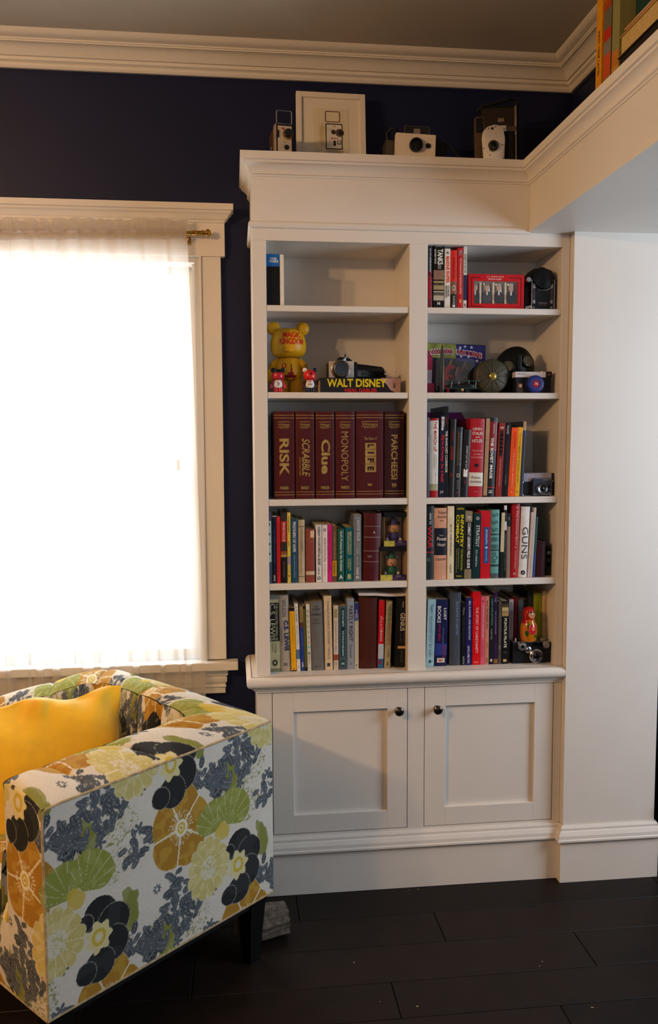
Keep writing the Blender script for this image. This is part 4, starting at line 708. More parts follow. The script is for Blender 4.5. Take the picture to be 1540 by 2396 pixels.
def cloth_grid(name, P, UV, parent, wrap=False):
    nu, nv = P.shape[:2]; me = bpy.data.meshes.new(name)
    co = P.reshape(-1, 3).astype(np.float32); i, j = np.meshgrid(np.arange(nu-1), np.arange(nv-1), indexing='ij')
    a = (i*nv+j).ravel(); q = np.stack([a, a+1, a+nv+1, a+nv], 1).astype(np.int32)
    me.vertices.add(len(co)); me.vertices.foreach_set('co', co.ravel()); me.loops.add(q.size); me.loops.foreach_set('vertex_index', q.ravel())
    me.polygons.add(len(q)); me.polygons.foreach_set('loop_start', np.arange(0, q.size, 4, dtype=np.int32)); me.update(calc_edges=True)
    c = fabric(UV[..., 0].ravel(), UV[..., 1].ravel()); at = me.color_attributes.new('print', 'FLOAT_COLOR', 'POINT')
    at.data.foreach_set('color', np.concatenate([c, np.ones((len(c), 1))], 1).astype(np.float32).ravel())
    me.materials.append(fm); me.shade_smooth()
    o = bpy.data.objects.new(name, me); C.objects.link(o); o.parent = parent; return o
CL, CW, CT, CB = .722, .785, .160, .16       # length of the side, width, arm and back thickness
Z0, ZT = .20, .690
ch = thing('armchair', 'tufted tub armchair in cream floral fabric with black tapered legs beside the window', 'armchair', (-.4986, -.8265, 0), R(42.67))
def lingrid(f, nu, nv):
    s = np.linspace(0, 1, nu)[:, None]*np.ones((1, nv)); t = np.ones((nu, 1))*np.linspace(0, 1, nv)[None]
    return f(s, t)
zrise = lambda a: ZT+.005+.012*np.clip(a/CL, 0, 1)        # the arms climb a little towards the back
# flat outer side panels
def side(s, t, y, sgn):
    a = s*CL; z = Z0+t*(zrise(a)-Z0); bow = .006*np.sin(np.pi*s)*np.sin(np.pi*t)
    return np.stack([a, y+sgn*bow, z], -1), np.stack([a if sgn < 0 else 1.9+a, z], -1)
P, UV = lingrid(lambda s, t: side(s, t, 0, -1), 360, 250); cloth_grid('outer_side', P, UV, ch)
P, UV = lingrid(lambda s, t: side(s, t, CW, 1), 120, 90); cloth_grid('outer_side', P, UV, ch)
# plan outline, outer and inner, with the two back corners
def outline(T, Tb, rad_near, rad_far, n=700):
    pts = [(0, T)]
    def arc(cx, cy, r, a0, a1):
        for k in range(13): pts.append((cx+r*math.cos(R(a0+(a1-a0)*k/12)), cy+r*math.sin(R(a0+(a1-a0)*k/12))))
    arc(CL-Tb-rad_near, T+rad_near, rad_near, -90, 0); arc(CL-Tb-rad_far, CW-T-rad_far, rad_far, 0, 90); pts.append((0, CW-T))
    return np.array(pts)
Oo = outline(0, 0, .018, .075); Ii = outline(CT, CB, .045, .06)
def resample(p, n, key):
    # equal numbers of samples on the three straight runs and two corners so that O and I correspond
    segs = [(0, 1), (1, 13), (13, 14), (14, 26), (26, 27)]; cnt = [int(n*.36), int(n*.07), int(n*.30), int(n*.07), int(n*.20)]
    out = []
    for (a, b_), c in zip(segs, cnt):
        q = p[a:b_+1]; d = np.r_[0, np.cumsum(np.hypot(*np.diff(q, axis=0).T))]; s = np.linspace(0, d[-1], c, endpoint=False)
        out.append(np.stack([np.interp(s, d, q[:, 0]), np.interp(s, d, q[:, 1])], 1))
    return np.concatenate(out+[p[-1:]])
NL = 640
O_ = resample(Oo, NL, 0); I_ = resample(Ii, NL, 0); nl = len(O_)
L_ = np.r_[0, np.cumsum(np.hypot(*np.diff(O_, axis=0).T))]; Lt = L_[-1]
creases = np.array([.0, .127, .347, .565, .722, .91, 1.12, 1.33, CL+CW-.03, CL+CW+.17, CL+CW+.39, CL+CW+.60])
dcr = np.abs(L_[:, None]-creases[None]).min(1)
cr = np.exp(-dcr/.0055); puff = np.clip(1-np.exp(-dcr/.045), 0, 1)
rise = np.interp(L_, [0, CL, CL+.35, CL+CW, Lt], [ZT+.005, ZT+.017, ZT+.030, ZT+.030, ZT+.010])
nq, nz = 46, 70
q = np.linspace(0, 1, nq)
roll = np.zeros((nl, nq, 3)); uvr = np.zeros((nl, nq, 2))
hq = (np.sin(np.pi*np.minimum(q/ .86, 1)*.5)**.75)*np.where(q > .62, 1-((q-.62)/.38)**2.4*.42, 1)
for k in range(nq):
    e = q[k]; xy = O_*(1-e)+I_*e
    over = -.004*math.sin(math.pi*min(1, e*6)) if e < 1/6 else 0
    roll[:, k, :2] = xy
    roll[:, k, 2] = rise+.044*hq[k]*(.80+.20*puff-.22*cr)
    uvr[:, k, 0] = L_; uvr[:, k, 1] = rise+.16*e
cloth_grid('arm_roll', roll, uvr, ch)
# tufted inner lining, roll edge down to the seat
nrm = np.zeros_like(I_); tg = np.gradient(I_, axis=0); tg /= np.hypot(*tg.T)[:, None]+1e-9; nrm[:, 0] = -tg[:, 1]; nrm[:, 1] = tg[:, 0]
lin_ = np.zeros((nl, nz, 3)); uvl = np.zeros((nl, nz, 2))
rows = [.585, .475]
mid = (creases[:-1]+creases[1:])/2
for k in range(nz):
    t = k/(nz-1); ze = roll[:, -1, 2]; z = ze+(.37-ze)*t
    zz = float(np.mean(z))
    # vertical pleats down to the first button row, diamonds below it
    if zz > rows[0]: dd = dcr
    else:
        f = min(1, (rows[0]-zz)/(rows[0]-rows[1])); dd = np.full(nl, 9.0)
        for c0, c1 in zip(creases, creases[1:]):
            m = (c0+c1)/2; w = (c1-c0)/2
            dd = np.minimum(dd, np.minimum(np.abs(L_-(c0+w*f)), np.abs(L_-(c1-w*f))))
    crk = np.exp(-dd/.010); pf = 1-np.exp(-dd/.04)
    btn = np.zeros(nl)
    for c in creases: btn = np.maximum(btn, np.exp(-(((L_-c)/.022)**2+((zz-rows[0])/.022)**2)))
    for c in mid: btn = np.maximum(btn, np.exp(-(((L_-c)/.022)**2+((zz-rows[1])/.022)**2)))
    bulge = .004+.024*pf*min(1, t*5)-.010*crk*min(1, t*6)-.022*btn+.01*t
    xy = I_+nrm*bulge[:, None]
    lin_[:, k, :2] = xy; lin_[:, k, 2] = z; uvl[:, k, 0] = L_*1.0+.09; uvl[:, k, 1] = ze+.16+(ze-z)
cloth_grid('tufted_lining', lin_, uvl, ch)
bt = MB()
def inner_at(l, z):
    i = int(np.argmin(np.abs(L_-l))); k = int(np.argmin(np.abs(lin_[i, :, 2]-z))); return lin_[i, k], nrm[i]
for cset, zz in ((creases[1:-1], rows[0]), (mid, rows[1])):
    for c in cset:
        p, nn = inner_at(c, zz); bb = MB(); bb.ell((0, 0, 0), .011, .006, .011, 14, 8)
        o = bb.out('button', M('#8d8a6a', .85, 0, .2), ch, True); o.location = (p[0]+nn[0]*.003, p[1]+nn[1]*.003, p[2]); o.rotation_euler = (0, 0, math.atan2(nn[1], nn[0])-math.pi/2)
# back panel, front faces and apron
def backp(s, t):
    i = np.clip((s*(nl-1)).astype(int), 0, nl-1); m = (L_ > CL-.02) & (L_ < CL+CW+.02); idx = np.where(m)[0]; ii = idx[np.clip((s*(len(idx)-1)).astype(int), 0, len(idx)-1)]
    return np.stack([O_[ii, 0], O_[ii, 1], Z0+t*(rise[ii]-Z0)], -1), np.stack([L_[ii], Z0+t*(rise[ii]-Z0)], -1)
P, UV = lingrid(backp, 130, 70); cloth_grid('outer_back', P, UV, ch)
def front(s, t, y0, y1, u0):
    y = y0+(y1-y0)*s; e = np.clip((y-y0)/(y1-y0), 0, 1); e = e if y0 < .3 else 1-e
    zt = np.interp(e.ravel(), q, roll[0, :, 2]).reshape(e.shape); z = Z0+t*(zt-Z0)
    bow = -.010*np.sin(np.pi*np.clip(t, 0, 1))**.3*np.sin(np.pi*np.clip(s, 0, 1))**.5
    return np.stack([bow, y, z], -1), np.stack([u0-y, z], -1)
P, UV = lingrid(lambda s, t: front(s, t, 0, CT, 0), 80, 230); cloth_grid('arm_front', P, UV, ch)
P, UV = lingrid(lambda s, t: front(s, t, CW-CT, CW, 0), 40, 115); cloth_grid('arm_front', P, UV, ch)
P, UV = lingrid(lambda s, t: (np.stack([.004-.006*np.sin(np.pi*t), CT+(CW-2*CT)*s, Z0+t*.17], -1), np.stack([-(CT+(CW-2*CT)*s), Z0+t*.17], -1)), 120, 50); cloth_grid('front_rail', P, UV, ch)
# seat cushion
def seatf(s, t):
    y = CT+.004+(CW-2*CT-.008)*s; a = t*(CL-CB+.03)
    e = np.minimum(np.minimum(s, 1-s)*(CW-2*CT), a+0.002); z = .372+.055*(1-np.exp(-e/.018))
    return np.stack([a*1.0-.004, y, z], -1), np.stack([y+.2, a], -1)
P, UV = lingrid(seatf, 120, 130); cloth_grid('seat_cushion', P, UV, ch)
PIPE = M('#b59f78', .8, 0, .35, 60)
MB().tube([(.001, -.001, Z0+.004)]+[(.001, -.001, Z0+(ZT-Z0)*k/12) for k in range(1, 12)]+[(.003, -.002, ZT-.004), (.010, -.003, ZT+.003)]+[(CL*k/14, -.0025-.000*k, float(zrise(CL*k/14))) for k in range(1, 14)]+[(CL-.006, -.001, float(zrise(CL))), (CL, .008, float(zrise(CL)))], .0032).tube([(0, 0, Z0), (CL, 0, Z0)], .003).tube([(0, 0, Z0), (0, CW, Z0)], .003).out('piping', PIPE, ch, True)
MB().box(.02, CL-.02, .02, CW-.02, Z0-.03, Z0-.002).out('under_frame', M('#0c0b0b', .8), ch)
LEGM = M('#0b0908', .32)
for a, c, sa, sc_ in ((.045, .045, 1, 1), (CL-.045, .045, -1, 1), (.045, CW-.045, 1, -1), (CL-.045, CW-.045, -1, -1)):
    m = MB(); top = .030; bot = .019; v = []
    for z, h, dx in ((Z0-.004, top, 0), (.001, bot, 0.006)):
        v.append([m.b.verts.new((a-sa*(-dx)+x*h, c+y*h, z)) for x, y in ((-1, -1), (1, -1), (1, 1), (-1, 1))])
    m.b.faces.new(v[0]); m.b.faces.new(v[1][::-1])
    for k in range(4): m.b.faces.new((v[0][k], v[1][k], v[1][(k+1) % 4], v[0][(k+1) % 4]))
    m.out('leg', LEGM, ch)

# ------------------------------------------------------------------ yellow cushion
def cushion():
    nu = 110; d = Vector((-.955, -.298, 0)).normalized(); nn = Vector((.28, -.90, .30)).normalized()
    up = (nn.cross(d)).normalized(); up = up if up.z > 0 else -up
    nn = d.cross(up); nn = nn if nn.y < 0 else -nn
    TRc = Vector((-.414, -.125, .765)); Wd, Hd = .47, .40
    s = np.linspace(-1, 1, nu)[:, None]*np.ones((1, nu)); t = np.ones((nu, 1))*np.linspace(-1, 1, nu)[None]
    root = thing('throw_pillow', 'bright mustard yellow velvet pillow sitting in the floral armchair', 'pillow', TRc+d*Wd/2-up*Hd/2)
    ym = M('#f4c022', .75, 0, .10, 18, .1, sheen=.6)
    for sg, nm in ((1, 'front_cover'), (-1, 'back_cover')):
        pinch = 1-.085*(1-np.abs(t)**2)*np.abs(s)**6; pinch2 = 1-.075*(1-np.abs(s)**2)*np.abs(t)**6
        e = np.clip((1-s**2), 0, 1)**.55*np.clip((1-t**2), 0, 1)**.55
        wr = .010*np.sin(9*s+2*t)*np.exp(-((t-.95)/.35)**2)+.009*np.sin(17*s-1.5+3*t)*np.exp(-((t-1)/.22)**2)+.009*np.sin(5*(s-t)+.8*np.sin(3*t))+.010*np.exp(-((s+.08)/.05)**2)*np.exp(-((t-.95)/.28)**2)*-1
        dep = sg*(.066*e+wr*np.clip(e*3, 0, 1))
        yy = t*Hd/2*pinch2+.010*np.sin(7*s+1)*np.exp(-((t-1)/.15)**2)*(1-s**8)
        xx = s*Wd/2*pinch
        P = xx[..., None]*np.array(d)+yy[..., None]*np.array(up)+dep[..., None]*np.array(nn)
        me = bpy.data.meshes.new(nm); V = P.reshape(-1, 3)
        me.from_pydata([tuple(p) for p in V], [], [(i*nu+j, i*nu+j+1, (i+1)*nu+j+1, (i+1)*nu+j) for i in range(nu-1) for j in range(nu-1)])
        me.materials.append(ym); me.shade_smooth(); o = bpy.data.objects.new(nm, me); C.objects.link(o); o.parent = root
cushion()

# ================================================================== things on the shelves
def flat(name, mat, root, polys, y):
    """thin printed shapes on a plane facing -y (local x,z outlines)"""
    m = MB()
    for p in polys: m.prism(p, y, y+.0004, 'Y')
    return m.out(name, mat, root)
def disc(cx, cz, r, n=24): return [(cx+r*math.cos(2*math.pi*i/n), cz+r*math.sin(2*math.pi*i/n)) for i in range(n)]
def rect(x0, x1, z0, z1): return [(x0, z0), (x1, z0), (x1, z1), (x0, z1)]
def words(root, s, x, z, w, h, mat, y, bold=.012, sh=0, name='lettering'):
    return letters(name, [(s, x, z, w, h, 'h', bold, sh)], mat, root, lambda X, Z: (X, y, Z))
WHT = M('#e4dfd6', .5); REDM = M('#c0151c', .42); YEL = M('#d39a12', .4, 0, .05, 10)

# ---- red gift box of portrait drinking glasses
gb = thing('gift_box', 'red window box showing a row of portrait drinking glasses on the top right shelf', 'gift box', (.7005, .03, ZS[0]))
gw, gh, gd = .187, .1130, .07
m = MB()
m.box(0, .0185, 0, .003, 0, gh).box(gw-.0215, gw, 0, .003, 0, gh).box(.0185, gw-.0215, 0, .003, 0, .019).box(.0185, gw-.0215, 0, .003, gh-.022, gh)
m.box(0, gw, gd-.003, gd, 0, gh).box(0, .002, .003, gd-.003, 0, gh).box(gw-.002, gw, .003, gd-.003, 0, gh).box(.002, gw-.002, .003, gd-.003, 0, .002)
m.out('box', REDM, gb)
MB().box(.003, gw-.003, gd-.008, gd-.004, .003, gh-.003).out('inner_card', M('#e6dac6', .6), gb)
MB().box(.0185, gw-.0215, .0008, .0016, .019, gh-.022).out('window', CLEAR, gb)
flat('border', M('#6e0d16', .5), gb, [rect(.008, .012, .010, gh-.012), rect(gw-.012, gw-.009, .010, gh-.012), rect(.008, .05, .008, .011), rect(gw-.05, gw-.009, gh-.013, gh-.010), rect(.008, .04, gh-.013, gh-.010)], -.0005)
words(gb, 'U.S. PRESIDENTS', .060, gh-.0105, .058, .005, M('#e9b0a4', .5), -.0006)
words(gb, 'DRINKING GLASSES', .066, gh-.0175, .044, .0036, WHT, -.0006)
GL = glass_mat('drinking_glass', (.99, .99, .98), .10)
for k, (gx, suit, hair) in enumerate(((.020, '#23252c', '#8a8682'), (.066, '#3a3d44', '#7c7a78'), (.106, '#1c1d22', '#b0aca6'), (.147, '#141418', '#c0bab0'))):
    g = MB().lathe([(0, .021), (.015, .021), (.0165, .024), (.0175, .088), (.0165, .089), (.0155, .026), (0, .025)], (gx, .026, 0), 'Z', 20).out('glass', GL, gb, True)
    fx = gx+(.004 if k == 0 else -.002)
    for nm, mt, el in (('portrait_suit', M(suit, .6), (0, .040, .0150, .021)), ('portrait_face', M('#c9a892', .6), (0, .0715, .0085, .0120)), ('portrait_hair', M(hair, .7), (0, .0815, .0080, .0045)), ('portrait_collar', WHT, (0, .054, .0032, .009))):
        ex, ez, rx, rz = el
        MB().ell((fx+ex, .0075-.0006*('collar' in nm)-.0005*('hair' in nm), ez), rx, .0012, rz, 16, 8).out(nm, mt, g)
for dx in (.043, .087, .128):
    MB().box(dx-.003, dx+.003, .010, .050, .02, gh-.024).out('divider', M('#e4d8c0', .6), gb)

# ---- black box camera with round lens cover, top right shelf
pc = thing('box_camera', 'black metal cine camera with a round lens cover and silver edged plate, top right shelf', 'camera', (.9530, .03, ZS[0]))
MB().box(-.054, .050, .028, .10, 0, .098, .004).prism([(-.058, .10), (-.020, .141), (.036, .137), (.050, .112), (.050, .09), (-.058, .09)], .030, .095, 'Y', .002).out('body', BLACK, pc, True)
MB().prism(rrect(-.0385, .0385, .0005, .098, .004), 0.004, .028, 'Y').out('front_plate', M('#0c0c10', .3), pc)
e = rrect(-.0385, .0385, .0005, .098, .004, 6)
MB().tube([(x, .003, z) for x, z in e], .0013, 8, True).out('plate_edge', CHROME, pc, True)
MB().lathe([(0, -.004), (.030, -.004), (.0335, -.002), (.0345, .004), (.0345, .03), (0, .03)], (0, 0, .1015), 'Y', 40).out('lens_cover', M('#08090c', .35), pc, True)
MB().tube([(.0375*math.cos(R(a)), .001, .1015+.0375*math.sin(R(a))) for a in range(205, 337, 6)], .0013, 8).out('ring_arc', CHROME, pc, True)
MB().box(-.006, .012, .02, .06, .134, .143, .002).out('viewfinder_shoe', BLACK, pc)
MB().lathe([(0, -.014), (.007, -.014), (.0095, -.011), (.0095, -.002), (.006, 0), (.006, .02), (0, .02)], (-.050, .01, .098), 'Y', 24).out('winding_knob', CHROME, pc, True)
MB().box(.038, .052, .012, .03, .086, .102, .001).out('exposure_window', M('#2a2b24', .3), pc)
MB().box(-.058, -.036, .006, .012, .006, .015, .002, m=Matrix.Translation((-.047, 0, .01)) @ Matrix.Rotation(R(-14), 4, 'Y') @ Matrix.Translation((.047, 0, -.01))).out('shutter_lever', CHROME, pc)
for sx in (-.031, .029):
    MB().box(sx-.004, sx+.004, .0025, .005, .020, .088, .0006).out('side_strip', M('#4a4b52', .35, .6), pc)
    for sz in (.022, .071): MB().box(sx-.004, sx+.004, .001, .005, sz, sz+.011, .0006).out('strip_plate', M('#a9a3ad', .35, .6), pc)
    for sz in (.009, .082): MB().lathe([(0, .001), (.003, .0012), (.0042, .003), (.0042, .006), (0, .006)], (sx, 0, sz), 'Y', 14).out('screw', CHROME, pc, True)
MB().tube([(.017*math.cos(R(a)), .0035, .052+.022*math.sin(R(a))) for a in range(20, 161, 8)], .0011).out('dial_arc', M('#5c5c60', .4, .6), pc)
words(pc, 'cinemaster', -.014, .022, .030, .005, M('#8d8d94', .4), .0034, .01, .3); words(pc, 'UNIVERSAL CAMERA', -.012, .016, .024, .003, M('#6a6a70', .4), .0034)

# ---- vinyl toys: plain bears
def bear(name, label, loc, H, cols, group=None, hat=None, parent=None, cat='toy figure', scl=1.0):
    """H total height; cols: head, ear_l, ear_r, body, arm, leg"""
    root = thing(name, label, cat, loc, group=group) if parent is None else parent
    off = Vector((0, 0, 0)) if parent is None else Vector(loc)
    k = H/1.0
    def p(x, y, z): return (off.x+x*k, off.y+y*k, off.z+z*k)
    def L(prof, c): return MB().lathe([(r*k, h*k) for r, h in prof], p(*c), 'Z', 28)
    hd = L([(0, 0), (.14, .005), (.20, .035), (.225, .09), (.23, .17), (.215, .26), (.17, .33), (.10, .37), (0, .385)], (0, 0, .46)).out('head', cols[0], root, True)
    for sx, c in ((-1, cols[1]), (1, cols[2])):
        MB().ell(p(sx*.185, .02, .835), .088*k, .05*k, .088*k, 20, 12).out('ear', c, root, True)
    bd = L([(0, 0), (.13, .01), (.165, .06), (.17, .13), (.15, .22), (.12, .285), (0, .30)], (0, 0, .17)).out('body', cols[3], root, True)
    for sx in (-1, 1):
        mm = MB().tube([p(sx*.13, 0, .435), p(sx*.19, -.01, .36), p(sx*.235, -.03, .27), p(sx*.25, -.05, .20)], [.045*k, .058*k, .062*k, .05*k], 14)
        mm.ell(p(sx*.25, -.05, .195), .055*k, .055*k, .05*k, 14, 8); mm.out('arm', cols[4], root, True)
        L([(0, 0), (.075, 0), (.09, .03), (.09, .13), (.07, .20), (0, .22)], (sx*.092, -.02, 0)).out('leg', cols[5], root, True)
    MB().ell(p(0, -.212, .545), .065*k, .035*k, .035*k, 16, 10).out('muzzle', cols[0], root, True)
    return root, k
tb, k = bear('vinyl_bear', 'large yellow vinyl bear toy with red lettering on its forehead', (.119, .128, ZS[1]), .258, [YEL]*6, group='vinyl bear toys')
def onhead(z0, k):
    def f(X, Z):
        h = Z/k-.46; r = np.interp(h, [0, .005, .035, .09, .17, .26, .33, .37], [.0, .14, .20, .225, .23, .215, .17, .10])*k
        a = X/r; return (r*math.sin(a)*1.0, -r*math.cos(a)-.0008, Z)
    return f
letters('lettering', [('MAGIC', -.022, .1800, .064, .019, 'h', .02, 0), ('KINGDOM', -.034, .1580, .086, .020, 'h', .02, 0)], M('#c81a1a', .4), tb, onhead(0, k), [x*.006 for x in range(-8, 9)]+[str(.150+.006*x) for x in range(10)])
def onbody(k):
    def f(X, Z):
        h = Z/k-.17; r = np.interp(h, [0, .01, .06, .13, .22, .285], [.1, .13, .165, .17, .15, .12])*k; a = X/r; return (r*math.sin(a), -r*math.cos(a)-.0006, Z)
    return f
def decal(name, mat, root, rects, surf, n=6):
    V, F = [], []
    for x0, x1, z0, z1 in rects:
        o = len(V)
        for i in range(n+1):
            for j in range(3): V.append(surf(x0+(x1-x0)*i/n, z0+(z1-z0)*j/2))
        F += [(o+i*3+j, o+(i+1)*3+j, o+(i+1)*3+j+1, o+i*3+j+1) for i in range(n) for j in range(2)]
    me = bpy.data.meshes.new(name); me.from_pydata(V, [], F); me.materials.append(mat); ob = bpy.data.objects.new(name, me); C.objects.link(ob); ob.parent = root
decal('printed_square', M('#c01a1a', .4), tb, [(-.026, -.010, .085, .098)], onbody(k)); decal('printed_square', M('#e0b020', .4), tb, [(-.0225, -.0135, .088, .095)], lambda X, Z: tuple(np.array(onbody(k)(X, Z))+np.array((0, -.0004, 0))))
decal('printed_blocks', M('#8a1414', .4), tb, [(-.016, .024, .052, .061), (-.004, .014, .061, .070), (.004, .010, .070, .082)], onbody(k))
decal('printed_shadow', M('#3a1c10', .4), tb, [(-.016, -.004, .046, .049), (.010, .022, .046, .049), (.005, .008, .082, .098)], onbody(k))
DK = M('#15171c', .35); CRIM = M('#b80f24', .3); NV = M('#15182e', .35); SKIN = M('#3a1a1a', .4)
t1, k1 = bear('vinyl_bear', 'small red vinyl bear with black cap and white shirt, left of the yellow bear', (.0785, .035, ZS[1]), .0865, [CRIM, DK, DK, WHT, M('#c03048', .35), CRIM], group='vinyl bear toys')
MB().lathe([(.0185, 0), (.0172, .006), (.0118, .0112), (0, .013)], (0, 0, .0628), 'Z', 24).out('cap', DK, t1, True)
decal('printed_badge', M('#3a2a3a', .4), t1, [(-.003, .0, .031, .034), (.0, .004, .025, .030), (-.003, .002, .022, .024)], onbody(k1), 3)
t2, k2 = bear('vinyl_bear', 'small vinyl bear in red cap and white jersey, right of the yellow bear', (.1812, .035, ZS[1]), .0865, [M('#d21a14', .3), WHT, NV, WHT, SKIN, NV], group='vinyl bear toys')
letters('lettering', [('ANGELS', -.0070, .0240, .015, .0050, 'h', .01, 0)], M('#7a1020', .4), t2, onbody(k2), [x*.003 for x in range(-4, 5)])
letters('lettering', [('A', -.001, .0555, .0085, .0100, 'h', .03, 0)], NV, t2, onhead(0, k2), [x*.003 for x in range(-4, 5)])
decal('collar', M('#b80f24', .4), t2, [(-.0035, .0035, .034, .037)], onbody(k2), 3)

# ---- thick book lying flat, with the pistol grip cine camera on it
fb = thing('book', 'thick dark book lying flat with big yellow capitals under the pistol grip camera', 'book', (.2150, .03, ZS[1]))
fw_, fh_, fd_ = .2625, .0485, .175
mm = MB().box(0, fw_, 0, .004, 0, fh_, .0012, 2).box(0, fw_, .004, fd_, 0, .0028).box(0, fw_, .004, fd_, fh_-.0028, fh_).out('cover', M('#1b1516', .35), fb)
MB().box(.004, fw_-.004, .0045, fd_-.004, .0029, fh_-.0029).out('pages', PAGES, fb)
words(fb, 'WALT DISNEY', .021, .0185, .194, .0265, M('#d9c010', .4), -.0008, .03)
words(fb, 'NEAL GABLER', .079, .002, .106, .0125, M('#c41a1e', .4), -.0008, .03)
flat('spine_print', M('#b08a80', .5), fb, [[(.196, .0475), (.2615, .0475), (.2615, .001), (.246, .001), (.228, .010), (.214, .030), (.206, .034)]], -.0004)
flat('spine_emblem', M('#3a2a2c', .5), fb, [[(.238, .016), (.2415, .016), (.2425, .020), (.2445, .018), (.2445, .023), (.2415, .028), (.2425, .030), (.2405, .032), (.2385, .029), (.2400, .024)]], -.0009)
gc = thing('cine_camera', 'silver faced cine camera with a black pistol grip lying on the flat book', 'camera', (.2450, .055, ZS[1]+fh_))
MB().box(0, .083, 0, .010, .0, .056, .004).out('front_plate', M('#cfc0b2', .32, .5), gc, True)
MB().box(.002, .096, .010, .085, .0, .054, .004).out('body', BLACK, gc, True)
MB().lathe([(0, -.030), (.020, -.030), (.0235, -.033), (.0255, -.030), (.0265, -.018), (.0285, -.014), (.0285, -.004), (.031, -.003), (.031, .001), (0, .001)], (.038, 0, .0280), 'Y', 40).out('lens_barrel', M('#8f8c8a', .25, .9), gc, True)
MB().lathe([(0, -.0285), (.008, -.0300), (.014, -.0312), (.0205, -.0315)], (.038, 0, .0280), 'Y', 40).out('lens', BLACKG, gc, True)
MB().prism([(.032, .054), (.036, .070), (.064, .068), (.078, .060), (.078, .054)], .012, .07, 'Y', .002).cyl((.056, .02, .066), (.056, .02, .079), .0025).out('viewfinder', BLACK, gc, True)
MB().prism([(.040, .052), (.057, .052), (.059, .068), (.055, .068)], .0085, .0115, 'Y').out('rewind_lever', CHROME, gc)
MB().prism([(.088, .004), (.088, .046), (.100, .047), (.176, .0385), (.186, .034), (.188, .010), (.182, .004)], .018, .055, 'Y', .003).out('grip', BLACKG, gc, True)
MB().prism(rrect(.108, .132, .010, .022, .004), .013, .020, 'Y').out('trigger', M('#1a1b1a', .3), gc)
MB().tube([(.092, .0165, .0475), (.13, .0165, .0438), (.18, .017, .0375)], .0012).out('grip_trim', CHROME, gc, True)
MB().lathe([(0, 0), (.010, 0), (.012, .003), (.012, .008), (.009, .011), (0, .0115)], (.1845, .036, .0165), 'X', 20).out('grip_cap', CHROME, gc, True)
words(gc, 'REFLEX', .064, .030, .010, .003, M('#5a4a44', .5), -.0006)

# ---- blister card
bl = thing('blister_pack', 'colourful toy blister card with curved red lettering at the back of the second shelf', 'blister pack', (.588, .150, ZS[1]+.001), rot=(R(-5), R(1.8), 0))
MB().prism(rrect(0, .208, 0, .178, .006), 0, .002, 'Y').out('card', M('#1c1d2a', .5), bl)
flat('print_camouflage', M('#9a9a4a', .5, 0, .5, 26), bl, [rect(.001, .104, .128, .177)], -.0006)
flat('print_blue', M('#2a2a78', .5), bl, [rect(.104, .207, .118, .176), rect(.166, .207, .06, .118)], -.0006)
flat('print_red', M('#a8304a', .5, 0, .3, 20), bl, [rect(.001, .022, .06, .150), rect(.001, .03, 0.001, .04)], -.0010)
flat('print_pale', M('#b8a8b0', .5, 0, .4, 60), bl, [rect(.001, .020, .04, .085)], -.0014)
def star(cx, cz, r): return [(cx+(r if i % 2 == 0 else r*.4)*math.sin(i*math.pi/5), cz+(r if i % 2 == 0 else r*.4)*math.cos(i*math.pi/5)) for i in range(10)]
sm = MB()
for cx, cz in ((.118, .165), (.135, .170), (.158, .168), (.122, .136), (.148, .136), (.178, .122), (.192, .115), (.185, .092), (.178, .074)): sm.prism(star(cx, cz, .0065), -.0012, -.0008, 'Y')
sm.out('printed_stars', WHT, bl)
arcs = lambda dy: (lambda X, Z: (X, dy, Z-.9*(X-.085)**2))
letters('lettering_outline', [('COLD WAR', .013, .140, .083, .0215, 'h', .07, 0), ('UNICORNS', .104, .140, .092, .0215, 'h', .07, 0)], M('#e0d4d6', .4), bl, arcs(-.0016))
letters('lettering', [('COLD WAR', .016, .143, .077, .0155, 'h', .035, 0), ('UNICORNS', .107, .143, .086, .0155, 'h', .035, 0)], M('#b01838', .4), bl, arcs(-.0022))
m = MB().prism(rrect(.026, .160, .008, .122, .012), -.040, -.038, 'Y'); m.box(.026, .028, -.038, -.0005, .018, .112).box(.158, .160, -.038, -.0005, .018, .112); m.out('blister', CLEAR, bl)
def unicorn(x, mats, rear):
    m = MB(); m.ell((x, -.018, .050), .016, .012, .030, 14, 10).tube([(x+.002, -.018, .07), (x+.010, -.018, .088), (x+.016, -.018, .097)], [.012, .009, .008]).ell((x+.022, -.018, .095), .013, .007, .008).tube([(x-.006, -.012, .03), (x-.008, -.012, .012), (x-.006, -.012, .001)], [.007, .005, .005]).tube([(x+.008, -.022, .03), (x+.010, -.024, .012), (x+.010, -.024, .001)], [.007, .005, .005]).tube([(x+.010, -.022, .065), (x+.024, -.024, .060), (x+.028, -.024, .05)], [.006, .0045, .004])
    o = m.out('toy_horse', mats[0], bl, True)
    MB().cyl((x+.016, -.018, .103), (x+.024, -.018, .122), .0025, .0005, 10).out('horn', mats[1], o)
    MB().tube([(x-.004, -.018, .095), (x-.010, -.018, .075), (x-.012, -.018, .055)], [.004, .006, .003]).out('mane', mats[1], o)
unicorn(.062, (M('#c8142a', .4), M('#e8b820', .4)), 0); unicorn(.112, (M('#77605e', .4), M('#c08068', .4)), 1)

